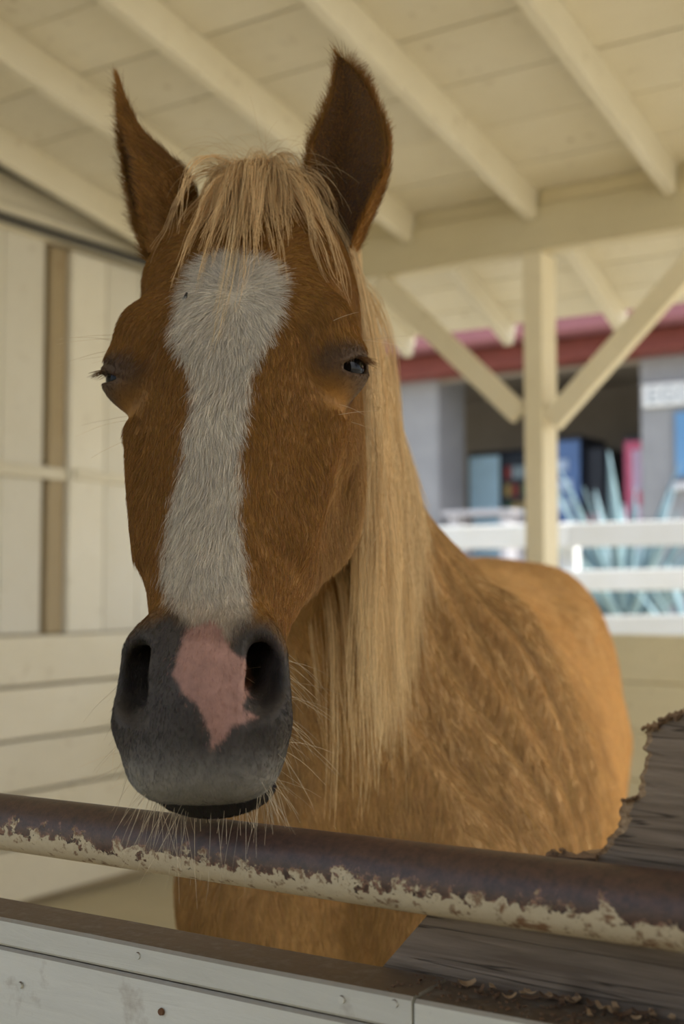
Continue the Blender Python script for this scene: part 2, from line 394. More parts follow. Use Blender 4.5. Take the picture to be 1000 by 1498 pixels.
# unseen plank wall added behind the viewer to cut light on the face
wr = empty('unseen_wall_rear', (-.8, -3.0, 0)); tag(wr, 'unseen tan plank wall added behind the viewer to cut frontal light', kind='structure')
zz = 0.0
while zz < 2.2:
    child(box('plank', -.9, 1.5, -3.06, -3.02, zz+.002, zz+.298, M_tan, bev=.004), wr); zz += .30
# unseen partition added to block light from the right front
wp_ = empty('unseen_wall_right', (1.55, -1.1, 0)); tag(wp_, 'unseen tall tan plank partition added to block light from the right', kind='structure')
zz = 0.0
while zz < 3.3:
    child(box('plank', 1.53, 1.57, -3.0, .60, zz+.002, zz+.298, M_tan, bev=.004), wp_); zz += .30
# half wall at the back
wb = empty('wall_back', (-1, YB, 0)); tag(wb, 'low tan plank wall under the header beam', kind='structure')
hz = [1.232, 1.04, .845, .65, .455, .26, .06]
for a, b_ in zip(hz[1:], hz[:-1]):
    for x0, x1 in ((XL+.04, -2.9), (-2.895, pl-.004), (pl+PW+.004, .3), (.305, X1R)):
        child(box('plank', x0, x1, YB+.02, YB+.065, a+.0012, b_-.0012, M_half, bev=.005), wb)
for x in (-2.9, .3, X1R-.05): child(box('wall_post', x-.045, x+.045, YB+.066, YB+.15, 0, 1.2, M_tan), wb)

# outer post at the open right side so that beam and rafters stand on something
for nm_y in (YB+.0,):
    op = box('corner_post', X1R-.10, X1R-.01, YB+.001, YB+.09, 0, 2.860, M_post); tag(op, 'plain cream corner post without braces, at the far end of the beam', 'post')

# ================================================================== the front of the stall
RY, RR = .776, .0245
ra = on_y(0, 1203, RY); rb = on_y(1000, 1331, RY)
def rz(x): return ra[2] + (rb[2]-ra[2])*(x-ra[0])/(rb[0]-ra[0])
pts = [(x, RY, rz(x)+.0012*math.sin(x*5)) for x in np.linspace(-2.6, 1.5, 60)]
c0 = Vector((-.5, RY, rz(-.5)))
bm = tube_pts(pts, RR, 40)
for v in bm.verts: v.co -= c0
for v in bm.verts:
    r = Vector((v.co.y, v.co.z)); 
pipe = bm_obj('rail_pipe', bm, M_pipe, smooth=True, loc=c0)
pipe.rotation_euler = (0, 0, 0)
tag(pipe, 'rusty brown pipe rail with flaking cream paint along its underside', 'rail')
FY0, FY1 = .750, .800
fa = on_y(0, 1342, FY0); fb = on_y(500, 1439, FY0)
fsl = (fb[2]-fa[2])/(fb[0]-fa[0])
def fz(x): return fa[2] + fsl*(x-fa[0])
front = empty('stall_front', (-.5, .775, 0)); tag(front, 'grey white painted plank front of the stall with a dirty top edge', 'stall front')
xj = on_y(603, 1470, FY0)[0]
s1 = on_y(45, 1394, FY0); gap = fz(s1[0]) - s1[2]
def slant_board(name, x0, x1, top, bot, y0, y1, mat, parent, n=14):
    V = []; F = []
    for i in range(n+1):
        x = x0+(x1-x0)*i/n; jt = .0010*math.sin(x*37)+.0008*math.sin(x*91+1)
        b = .0025
        zt = fz(x)-top+jt; zb_ = fz(x)-bot
        V += [(x, y0+b, zt), (x, y0, zt-b), (x, y0, zb_+b), (x, y0+b, zb_), (x, y1, zb_), (x, y1, zt)]
    for i in range(n):
        for k in range(6): F.append((i*6+k, i*6+(k+1) % 6, (i+1)*6+(k+1) % 6, (i+1)*6+k))
    F.append(tuple(range(5, -1, -1))); F.append(tuple(n*6+k for k in range(6)))
    o = mesh_obj(name, V, F, mat); child(o, parent); return o
cap_l = slant_board('cap_board', -2.6, xj-.0008, 0, gap-.0006, FY0, FY1, M_front, front)
slant_board('cap_board', xj+.0008, 1.5, .0015, gap-.0006, FY0+.0012, FY1, M_front, front)
faces_ = []; zz = gap + .0006; i = 0
for hgt in (.185, .185, .185, .185, .16):
    fb_ = slant_board('face_board', -2.6, 1.5, zz, zz+hgt, FY0+.001+.001*(i % 2), FY1-.004, M_front, front); zz += hgt+.004; i += 1; faces_.append(fb_)
for x in (-2.55, 1.45): child(box('upright', x-.05, x+.05, FY1+.002, FY1+.09, 0, 1.34, M_tan), front)
for px_, py_ in ((202, 1398), (30, 1441), (236, 1480), (577, 1468), (500, 1462)):
    p = on_y(px_, py_, FY0)
    bm = bmesh.new(); bmesh.ops.create_cone(bm, cap_ends=True, segments=12, radius1=.0030, radius2=.0026, depth=.0018)
    o = bm_obj('nail_head', bm, M_nail if px_ in (236,) else M_front, loc=(p[0], FY0-.0006, p[2])); o.rotation_euler = (math.pi/2, 0, 0); par = cap_l if (fz(p[0])-p[2]) < gap else faces_[0]; o.parent = par; o.matrix_parent_inverse = Matrix.Identity(4)

# weathered boards fixed behind the rail
def slab_from_pixels(name, outline, y0, y1, mat, rag=0.0, edge_mat=None):
    P = [on_y(a, b_, y0) for a, b_ in outline]; n = len(P)
    bm = bmesh.new(); c = sum((Vector(p) for p in P), Vector())/n
    f = [bm.verts.new(Vector(p)-c) for p in P]
    bk = [bm.verts.new(Vector((p[0]+random.uniform(-rag, rag), y1, p[2]+random.uniform(-rag, rag)))-c) for p in P]
    md = [bm.verts.new(Vector((p[0]+random.uniform(-rag, rag)*1.3, (y0+y1)/2, p[2]+random.uniform(-rag, rag)*1.3))-c) for p in P] if rag else None
    bm.faces.new(f); bm.faces.new(bk[::-1])
    for i in range(n):
        j = (i+1) % n
        if md:
            for a, b_ in ((f, md), (md, bk)):
                q = bm.faces.new((a[i], a[j], b_[j], b_[i])); q.material_index = 1
        else: bm.faces.new((f[i], f[j], bk[j], bk[i]))
    bmesh.ops.triangulate(bm, faces=[x for x in bm.faces if len(x.verts) > 4])
    o = bm_obj(name, bm, mat, loc=c)
    if edge_mat: o.data.materials.append(edge_mat)
    return o
GY0, GY1 = .803, .841
low_b = slab_from_pixels('weathered_board', [(558, 1416), (628, 1335), (690, 1262), (740, 1266), (1700, 1420), (1700, 1700), (1100, 1590), (900, 1560), (640, 1520), (545, 1432)], GY0, GY1, M_weather)
tag(low_b, 'grey weathered board with a slanted end between the rusty pipe and the white front', 'board')
brk = [(808, 1262), (822, 1256), (846, 1253), (866, 1250), (880, 1242), (890, 1228), (900, 1213), (904, 1196), (908, 1180), (912, 1170), (928, 1163), (935, 1150), (937, 1130), (940, 1115), (945, 1104), (941, 1092), (944, 1082), (939, 1072), (944, 1064), (960, 1059), (969, 1050), (978, 1045), (992, 1040), (1003, 1031), (1035, 1019), (1080, 1008)]
_bp = np.array([on_y(a, b_, GY0) for a, b_ in brk]); _o = np.argsort(_bp[:, 2]); _bz = _bp[_o, 2]; _bxx = _bp[_o, 0]
_zb = on_y(900, 1300, GY0)[2]; _zt = _bz[-1]; _xr = 1.38
def torn_x(z, ph):
    x = np.interp(z, _bz, _bxx); n = .0010*math.sin(z*310+ph) + .0009*math.sin(z*870+ph*2.1)*math.sin(z*140) + random.uniform(-.0004, .0004)
    return x + n
nr_, nc_ = 130, 36
Vb = []; tn = []
for side, yy_ in ((0, GY0), (1, GY1)):
    for i in range(nr_):
        z = _zb + (_zt-_zb)*i/(nr_-1); xl_ = torn_x(z, 0.0 if side == 0 else 1.9) + (0 if side == 0 else .004)
        for j in range(nc_):
            u_ = (j/(nc_-1))**3.2; x = xl_ + (_xr-xl_)*u_; dist = x-xl_
            w_ = math.exp(-dist/.006); chip = .0035*w_*(.5+.5*math.sin(z*900+dist*300)*math.sin(z*330))
            Vb.append((x, yy_ + (chip if side == 0 else -chip), z))
            pt = .5+.5*math.sin(z*73+.6)*math.sin(z*31+2.0); tn.append(max(0.0, min(1.0, (1-dist/(.004+.016*pt*pt))*1.6)))
Fb = []; nn_ = nr_*nc_
for i in range(nr_-1):
    for j in range(nc_-1):
        q = (i*nc_+j, i*nc_+j+1, (i+1)*nc_+j+1, (i+1)*nc_+j); Fb.append(q); Fb.append(tuple(nn_+k for k in q[::-1]))
    Fb.append((i*nc_, (i+1)*nc_, nn_+(i+1)*nc_, nn_+i*nc_)); Fb.append((i*nc_+nc_-1, nn_+i*nc_+nc_-1, nn_+(i+1)*nc_+nc_-1, (i+1)*nc_+nc_-1))
for j in range(nc_-1):
    Fb.append((j, nn_+j, nn_+j+1, j+1)); k = (nr_-1)*nc_; Fb.append((k+j, k+j+1, nn_+k+j+1, nn_+k+j))
_cb = Vector((_xr-.1, GY0, _zb)); Vb = [tuple(Vector(p)-_cb) for p in Vb]
top_b = mesh_obj('broken_board', Vb, Fb, M_broken, loc=_cb)
at_ = top_b.data.attributes.new('torn', 'FLOAT', 'POINT'); at_.data.foreach_set('value', tn)
tag(top_b, 'grey weathered board with a ragged broken end above the rusty pipe', 'board')
def splinter(pa, pb, w0, w1):
    a = Vector(on_y(*pa, GY0-.003)); b_ = Vector(on_y(*pb, GY0-.003)); n = 8; V = []; F = []
    for i in range(n+1):
        t = i/n; p = a.lerp(b_, t); w = (w0+(w1-w0)*t)*(1+.5*math.sin(i*2.3)); dz = random.uniform(-.001, .001)
        V += [(p.x, p.y, p.z-w+dz), (p.x, p.y-.002, p.z+dz), (p.x, p.y, p.z+w+dz), (p.x, p.y+.006, p.z+dz)]
    for i in range(n):
        for k in range(4): F.append((i*4+k, i*4+(k+1) % 4, (i+1)*4+(k+1) % 4, (i+1)*4+k))
    F.append((3, 2, 1, 0)); F.append(tuple(n*4+k for k in range(4)))
    o = mesh_obj('splinter', V, F, M_bark); o.parent = top_b; o.matrix_parent_inverse = Matrix.Translation(top_b.location).inverted()
splinter((799, 1250), (872, 1254), .0022, .0035); splinter((806, 1245), (826, 1255), .0008, .0022); splinter((818, 1242), (830, 1252), .0005, .0018)
splinter((938, 1066), (962, 1062), .0012, .0030); splinter((962, 1052), (996, 1044), .0012, .0030); splinter((908, 1172), (930, 1166), .0010, .0016)

# wood shavings on the dirty ledge
shav_m = flat_mat('wood_shaving', (.46, .31, .17), .8); shav_d = flat_mat('dark_wood_shaving', (.17, .10, .055), .85)
def shaving(px_, py_, ln, wd, curl, rot, mat, label):
    z = fz(on_y(px_, py_, FY0)[0]); p = on_z(px_, py_, z)
    p[1] = min(max(p[1], FY0+.006), FY1-.004); z = fz(p[0])
    bm = bmesh.new(); n = 7; rows = []
    for i in range(n+1):
        t = i/n-.5; a = t*curl; R_ = ln/max(abs(curl), .01)
        x = R_*math.sin(a); h = R_*(1-math.cos(a))
        w = wd*(.55+.45*math.cos(t*2.4)) 
        rows.append([bm.verts.new((x, -w/2, h+.0004)), bm.verts.new((x, w/2, h+.0006+.15*w)), bm.verts.new((x, w/2, h+.0012+.15*w)), bm.verts.new((x, -w/2, h+.0010))])
    for i in range(n):
        for k in range(4): bm.faces.new((rows[i][k], rows[i][(k+1) % 4], rows[i+1][(k+1) % 4], rows[i+1][k]))
    bm.faces.new(rows[0][::-1]); bm.faces.new(rows[-1])
    o = bm_obj('wood_shaving', bm, mat, smooth=False, loc=(p[0], p[1], z+.0006)); o.rotation_euler = (random.uniform(-.15, .15), 0, rot)
    tag(o, label, 'wood shaving', 'wood shavings on the ledge'); return o
sl_l = 'pale curled wood shaving on the dirty ledge under the weathered board'; sl_d = 'dark brown wood shaving on the dirty ledge under the weathered board'
for px_, py_ in ((683, 1442), (770, 1452), (786, 1448), (812, 1455), (830, 1444), (838, 1466), (850, 1458), (880, 1478), (895, 1484), (906, 1474), (930, 1492), (968, 1476), (985, 1490), (745, 1462), (720, 1447), (862, 1488)):
    shaving(px_, py_, random.uniform(.007, .014), random.uniform(.0025, .005), random.uniform(.6, 2.6), random.uniform(0, 3.1), shav_m, sl_l)
for px_, py_ in ((775, 1462), (800, 1462), (822, 1472), (845, 1446), (870, 1468), (910, 1488), (945, 1480), (700, 1455), (860, 1452), (835, 1452)):
    shaving(px_, py_, random.uniform(.008, .016), random.uniform(.0025, .005), random.uniform(.6, 2.6), random.uniform(0, 3.1), shav_d, sl_d)
bm = bmesh.new()
for _ in range(260):
    x = on_y(random.uniform(560, 1080), 1450, FY0)[0]; yv = random.uniform(FY0+.004, FY1-.002); s_ = random.uniform(.0005, .0015)
    M_ = Matrix.Translation((x, yv, fz(x)+s_*.3)) @ Matrix.Rotation(random.uniform(0, 3), 4, 'Z') @ Matrix.Rotation(random.uniform(-.5, .5), 4, 'X')
    bevel_box((s_*2.2, s_*1.2, s_*.8), 0, bm=bm, M=M_)
cr_o = bm_obj('sawdust_crumbs', bm, shav_d); tag(cr_o, 'brown sawdust crumbs scattered along the dirty ledge', 'sawdust', kind='stuff')

# ================================================================== outside: fence, agaves, building
def box_px(name, pxs, pys, y, depth, mat, parent, bev=.01):
    a = on_y(pxs[0], pys[1], y); c = on_y(pxs[1], pys[0], y)
    o = box(name, a[0], c[0], y, y+depth, min(a[2], c[2]), max(a[2], c[2]), mat, None, bev)
    if parent is not None: child(o, parent)
    return o
FYY = 6.9
fence = empty('rail_fence', (-2.5, FYY, terr(-2.5, FYY))); tag(fence, 'white three rail fence beyond the stall', 'fence')
for (p_l, p_r, hpx) in (((610, 788), (1000, 779), 36), ((610, 853), (1000, 847), 31), ((610, 917), (1000, 914), 29)):
    a = on_y(*p_l, FYY); c = on_y(*p_r, FYY); sl = (c[2]-a[2])/(c[0]-a[0]); h = abs(on_y(900, 800, FYY)[2]-on_y(900, 800+hpx, FYY)[2])
    bounds = [-7.0, -4.6, on_y(822, 800, FYY)[0]+.05, .0, 2.2]
    for x0, x1 in zip(bounds[:-1], bounds[1:]):
        child(bar('rail', (x0, FYY, a[2]+sl*(x0-a[0])), (x1-.004, FYY, a[2]+sl*(x1-a[0])), .045, h, M_white, bev=.006), fence)
xp = on_y(826, 800, FYY)[0]; zt = on_y(826, 764, FYY)[2]
for x in (-6.95, -4.6, xp, .0, 2.15):
    child(box('fence_post', x-.05, x+.05, FYY+.025, FYY+.12, terr(x, FYY)-.1, zt+.0, M_white, bev=.006), fence)

# agaves
M_ag, nt, b = new_mat('blue_agave_leaf'); v = coords(nt, (1, 1, 1)); v2, r_ = rand_shift(nt, v)
c = mix(nt, noise(nt, v2, 5, 4), (.13, .23, .27), (.27, .39, .43)); nt.links.new(c, b.inputs['Base Color']); b.inputs['Roughness'].default_value = .5
bump(nt, b, noise(nt, v2, 40, 4), .3, .004)
def leaf_mesh(L, w):
    bm = bmesh.new(); n = 9; rows = []
    for i in range(n+1):
        t = i/n; ww = w*(.75+.9*t-1.65*t**2.2 if t < 1 else .0); ww = max(ww, .004)
        z = L*t; bend = .10*L*t*t; dp = ww*.35
        rows.append([bm.verts.new((-ww, bend, z)), bm.verts.new((0, bend+dp, z)), bm.verts.new((ww, bend, z)), bm.verts.new((0, bend+dp+.018*(1-t)+.003, z))])
    for i in range(n):
        for k in range(4): bm.faces.new((rows[i][k], rows[i][(k+1) % 4], rows[i+1][(k+1) % 4], rows[i+1][k]))
    bm.faces.new(rows[0]); bm.faces.new(rows[-1][::-1])
    bmesh.ops.recalc_face_normals(bm, faces=bm.faces[:])
    me = bpy.data.meshes.new('leaf'); bm.to_mesh(me); bm.free(); me.materials.append(M_ag); me.polygons.foreach_set('use_smooth', [True]*len(me.polygons)); return me
leaf_me = leaf_mesh(1.0, .050)
def agave(x, y, size, nleaf, label):
    z = terr(x, y); e = empty('agave', (x, y, z)); tag(e, label, 'agave', 'agaves on the bank behind the fence')
    for k in range(nleaf):
        a = k*2.399; t = (k+.5)/nleaf; tilt = .10 + 0.95*t**.8; s = size*random.uniform(.8, 1.1)*(1-.15*t)
        o = bpy.data.objects.new('leaf', leaf_me); link(o, e)
        o.matrix_local = Matrix.Rotation(a, 4, 'Z') @ Matrix.Translation((0, .03, .02)) @ Matrix.Rotation(-tilt, 4, 'X') @ Matrix.Diagonal((s, s, s, 1))
for px_, yv, size, nl, lb in ((912, 9.7, 1.40, 44, 'blue green agave behind the fence, in front of the pink cabinet'), (1018, 8.3, .78, 24, 'blue green agave behind the fence, in front of the grey block pier under the sign'),
                              (850, 8.0, .60, 22, 'small blue green agave behind the fence, close beside the white fence post'), (612, 8.8, .85, 22, 'blue green agave behind the fence, in front of the left grey block column')):
    d = world_dir(px_, 850); agave(d[0]*yv/d[1], yv, size, nl, lb)

# building with an open recess
BY = 13.0; BG = 1.02
def bx(px_): return on_y(px_, 700, BY)[0]
bld = empty('building', (bx(790), BY, BG)); tag(bld, 'grey block building with a red fascia and a dark open recess', 'building')
zf0 = on_y(760, 536, BY-.3)[2]; zf1 = on_y(760, 503, BY-.3)[2]; zf2 = on_y(760, 405, BY-.5)[2]
xw0, xw1 = bx(540), bx(640)
child(box('block_column', bx(560), bx(641), BY, BY+.7, BG-.3, zf0+.1, M_block, bev=.02), bld)
child(box('block_pier', bx(937), bx(1000)+5, BY, BY+.7, BG-.3, zf0+.1, M_block, bev=.02), bld)
child(box('block_wall', -16, bx(540)-1.2, BY, BY+.7, BG-.3, zf0+.1, M_block, bev=.02), bld)
child(box('recess_wall', -16, 4, BY+2.6, BY+2.8, BG-.3, zf1, M_recess, bev=.02), bld)
child(box('recess_floor', -16, 4, BY-.2, BY+2.6, BG-.25, BG, M_block, bev=.02), bld)
child(box('recess_ceiling', -16, 4, BY+.05, BY+2.6, zf0+.15, zf0+.25, M_recess, bev=.02), bld)
child(box('fascia_beam', -16, 6, BY-.35, BY+.02, zf0, zf1, M_red, bev=.02), bld)
child(box('roof_edge', -16.3, 6.3, BY-.75, BY-.45, zf1-.02, zf2+.12, M_pinkroof, bev=.02), bld)
V = [(-16.3, BY-.6, zf2), (6.3, BY-.6, zf2), (6.3, BY+4, zf2+1.3), (-16.3, BY+4, zf2+1.3)]; V += [(a, b_, c+.08) for a, b_, c in V]
child(mesh_obj('roof', V, [(0, 1, 2, 3), (4, 7, 6, 5), (0, 4, 5, 1), (1, 5, 6, 2), (2, 6, 7, 3), (3, 7, 4, 0)], M_pinkroof), bld)
child(box('soffit', -16, 4, BY+.021, BY+.10, zf1-.3, zf2+.05, M_recess, bev=.02), bld)
# window beside the sign
M_glass, nt, b = new_mat('blue_window_glass'); b.inputs['Base Color'].default_value = (.10, .26, .50, 1); b.inputs['Roughness'].default_value = .12
v = coords(nt); nt.links.new(mix(nt, noise(nt, v, 1.2, 3), (.07, .20, .42), (.16, .36, .62)), b.inputs['Base Color'])
win = box_px('window_1', (984, 1045), (596, 702), BY-.035, .03, flat_mat('window_surround', (.20, .22, .25), .6), None); tag(win, 'blue glazed window in the grey block pier', kind='structure')
for a, c in ((988, 1012), (1016, 1041)):
    o = box_px('window_pane', (a, c), (601, 697), BY-.045, .012, M_glass, None, .002); o.parent = win; o.matrix_parent_inverse = Matrix.Translation(win.location).inverted()
o = box_px('window_sill', (978, 1050), (702, 717), BY-.12, .12, flat_mat('pale_sill', (.62, .64, .68), .6), None); o.parent = win; o.matrix_parent_inverse = Matrix.Translation(win.location).inverted()
# sign
M_sign = flat_mat('white_sign_face', (.80, .84, .86), .5); M_let = flat_mat('grey_sign_letters', (.36, .42, .47), .6)
sa = on_y(939, 596, BY-.08); sb = on_y(939, 563, BY-.08); se = on_y(1045, 580, BY-.08)
sgn = empty('wall_sign', (float(sa[0]), BY-.08, float(sa[2]))); tag(sgn, 'long white sign with grey letters on the grey block pier', 'sign')
child(box('sign_plate', sa[0], se[0], BY-.08, BY-.01, sa[2], sb[2], M_sign, bev=.008), sgn)
cu = bpy.data.curves.new('lettering', 'FONT'); cu.body = 'EGOE'; cu.size = (sb[2]-sa[2])*.95; cu.extrude = .006; cu.space_character = 1.15
to = bpy.data.objects.new('lettering_curve', cu); COL.objects.link(to); bpy.context.view_layer.update()
me = bpy.data.meshes.new_from_object(to.evaluated_get(bpy.context.evaluated_depsgraph_get())); bpy.data.objects.remove(to, do_unlink=True)
me.materials.clear(); me.materials.append(M_let)
lo = bpy.data.objects.new('lettering', me); link(lo, sgn); lo.matrix_local = Matrix.Translation((.06, -.004, (sb[2]-sa[2])*.16)) @ Matrix.Rotation(math.pi/2, 4, 'X')
# drinks machines
def machine(px0, px1, py0, yv, front_cols, label, lit=False):
    a = on_y(px0, py0, yv); c = on_y(px1, py0, yv); w = c[0]-a[0]; h = a[2]-BG
    e = empty('drinks_machine', (float(a[0]+w/2), yv+.4, BG)); tag(e, label, 'machine')
    child(box('cabinet', a[0], c[0], yv, yv+.8, BG, a[2], flat_mat('machine_cabinet', (.012, .016, .028), .4), bev=.02), e)
    for k, (u0, u1, v0, v1, colr) in enumerate(front_cols):
        m = flat_mat('machine_panel_%d' % len(MATS), colr, .35)
        pn = child(box('front_panel' if k < 2 or not lit else 'drink_can', a[0]+w*u0, a[0]+w*u1, yv-.02-.012*(k > 0)-.010*(k > 1), yv+.01, BG+h*v0, BG+h*v1, m, bev=.006), e)
        if k == 1: win_p = pn; pn.name = 'product_window' if lit else pn.name
        if k > 1 and lit:
            pn.parent = win_p; pn.matrix_parent_inverse = Matrix.Translation(win_p.location).inverted()
    return e
cans = []
for r in range(6):
    for c in range(3):
        cans.append((.60+.115*c, .69+.115*c, .30+.105*r, .375+.105*r, random.choice([(.30, .05, .04), (.08, .14, .30), (.35, .45, .5), (.05, .12, .06), (.42, .30, .10), (.5, .55, .6)])))
machine(684, 778, 662, BY+1.35, [(.03, .50, .06, .97, (.46, .68, .82)), (.54, .97, .06, .97, (.03, .04, .055))] + cans, 'drinks machine with a pale blue panel beside a dark product window', True)
blots = [(.05, .95, .04, .97, (.10, .19, .42))]
for r in range(7):
    blots.append((random.uniform(.3, .5), random.uniform(.62, .92), .15+.11*r, .21+.11*r, random.choice([(.45, .58, .78), (.62, .70, .82), (.05, .08, .22), (.30, .44, .70)])))
machine(790, 851, 640, BY+.9, blots, 'blue drinks machine with white blotches behind the braced post')
o = machine(856, 884, 655, BY+1.0, [(.1, .9, .55, .62, (.35, .03, .06)), (.15, .85, .2, .5, (.03, .06, .12))], 'narrow black drinks machine with a red stripe beside the blue one')
# pink cabinet and bench
pk = machine(911, 948, 638, BY+.6, [(.06, .94, .04, .97, (.62, .12, .22)), (.36, .92, .70, .92, (.62, .45, .62)), (.42, .92, .34, .62, (.70, .55, .70)), (.40, .9, .1, .28, (.62, .40, .55))], 'pink and lilac cabinet standing beside the grey block pier')
pk.name = 'display_cabinet'; pk['category'] = 'cabinet'
pa = on_y(645, 748, BY-.9); pb = on_y(748, 748, BY-.9)
tb = empty('bench', (float((pa[0]+pb[0])/2), BY-.65, terr(0, BY-.65))); tag(tb, 'pale grey slatted bench in front of the dark recess', 'bench')
M_bench = flat_mat('pale_grey_bench', (.46, .46, .50), .7); zb0 = terr(0, BY-.65)
for k in range(3): child(box('slat', pa[0], pb[0], BY-.9+.17*k, BY-.9+.17*k+.15, pa[2]-.05, pa[2], M_bench), tb)
for k in range(2): child(box('back_slat', pa[0], pb[0], BY-.39, BY-.35, pa[2]+.08+.16*k, pa[2]+.20+.16*k, flat_mat('dark_bench_back', (.10, .10, .11), .7)), tb) if False else None
for x in (pa[0]+.12, pb[0]-.12): child(box('leg', x-.05, x+.05, BY-.85, BY-.45, zb0-.02, pa[2]-.051, M_bench), tb)

# ================================================================== the horse
HB = np.array([0.30, 2.30, 0.0])             # base of the horse in the view frame
def sm(a, b, k):
    h = np.maximum(k - np.abs(a - b), 0.0) / k
    return np.minimum(a, b) - h*h*k*0.25
def smax(a, b, k): return -sm(-a, -b, k)
def pchip(xs, ys):
    xs = np.asarray(xs, float); ys = np.asarray(ys, float)
    t = np.linspace(xs[0], xs[-1], 400)
    h = np.diff(xs); d = np.diff(ys)/h
    m = np.zeros_like(ys); m[0] = d[0]; m[-1] = d[-1]
    for i in range(1, len(ys)-1):
        if d[i-1]*d[i] > 0:
            w1 = 2*h[i]+h[i-1]; w2 = h[i]+2*h[i-1]; m[i] = (w1+w2)/(w1/d[i-1]+w2/d[i])
    k = np.clip(np.searchsorted(xs, t, 'right')-1, 0, len(xs)-2); u = (t-xs[k])/h[k]
    v = ((1+2*u)*(1-u)**2)*ys[k] + u*(1-u)**2*h[k]*m[k] + u*u*(3-2*u)*ys[k+1] + u*u*(u-1)*h[k]*m[k+1]
    return lambda q: np.interp(q, t, v)

# --- head frame: S runs down the face, W to the picture's right, NN out of the face
HO = at(353, 252, 1.185)
_tip = at(273, 1092, 0.880)
S = _tip - HO; HLEN = np.linalg.norm(S); S = S/HLEN
HPSI, HROLL = math.radians(5.5), math.radians(0.0)
_X = np.array([1.0, 0, 0]); _n0 = np.cross(S, _X); _n0 /= np.linalg.norm(_n0)
if _n0[1] > 0: _n0 = -_n0
_x0 = np.cross(_n0, S); _x0 = _x0/np.linalg.norm(_x0)
if _x0[0] < 0: _x0 = -_x0
W = _x0*math.cos(HPSI) + _n0*math.sin(HPSI)
NN = _n0*math.cos(HPSI) - _x0*math.sin(HPSI)
HM = np.stack([S, W, NN])                     # view frame -> (s, w, n)
def hl(P): return (P - HO) @ HM.T
def hw(s, w, n): return HO + s*S + w*W + n*NN

T_nf = pchip([-.085, 0, .05, .12, .20, .30, .40, .47, .53, .565, .585, .60], [-.075, -.020, -.004, .004, .004, -.004, -.012, -.010, -.004, -.012, -.026, -.045])
T_nb = pchip([-.085, 0, .08, .16, .22, .28, .33, .38, .44, .50, .55, .58, .60], [-.12, -.17, -.215, -.248, -.258, -.245, -.212, -.170, -.132, -.118, -.108, -.092, -.070])
T_a = pchip([-.085, 0, .05, .11, .17, .22, .27, .32, .38, .43, .47, .51, .55, .575, .59, .60], [.045, .076, .098, .108, .106, .102, .099, .096, .082, .064, .055, .053, .054, .048, .036, .022])
T_k = pchip([-.085, .1, .2, .3, .4, .48, .60], [0.0, .10, .10, -.14, -.20, -.05, -.05])
T_p = pchip([-.085, .1, .2, .35, .5, .60], [2.1, 2.5, 2.7, 2.4, 2.2, 2.1])
def d_headloft(q):
    s = np.clip(q[:, 0], -.085, .60); w = np.abs(q[:, 1]); n = q[:, 2]
    nf = T_nf(s); nb = T_nb(s); a = T_a(s); k = T_k(s); p = T_p(s)
    c = (nf+nb)/2; b = (nf-nb)/2; nn = (n-c)/b
    ae = a*(1 + k*np.clip(nn, -1.3, 1.3))
    qq = ((w/ae)**p + np.abs(nn)**p)**(1/p); qq = np.maximum(qq, 0.05)
    r = np.sqrt(w*w + (n-c)**2)
    d = r*(1-1/qq)
    ds = np.abs(q[:, 0]-s)
    return np.where(ds > 0, np.sqrt(np.maximum(d, 0)**2 + ds*ds) + np.minimum(d, 0)*0, d)
def d_ell(q, c, r, R=None):
    v = q - np.asarray(c)
    if R is not None: v = v @ R.T
    r = np.asarray(r); k0 = np.sqrt(((v/r)**2).sum(1)); k1 = np.sqrt(((v/(r*r))**2).sum(1))
    return k0*(k0-1)/np.maximum(k1, 1e-9)
def d_cap(q, a, b, r0, r1):
    a = np.asarray(a, float); b = np.asarray(b, float); ab = b-a
    t = np.clip(((q-a) @ ab)/(ab @ ab), 0, 1)
    return np.linalg.norm(q - (a + t[:, None]*ab), axis=1) - (r0 + (r1-r0)*t)
def rotm(axis, ang):
    return np.array(Matrix.Rotation(ang, 3, axis))

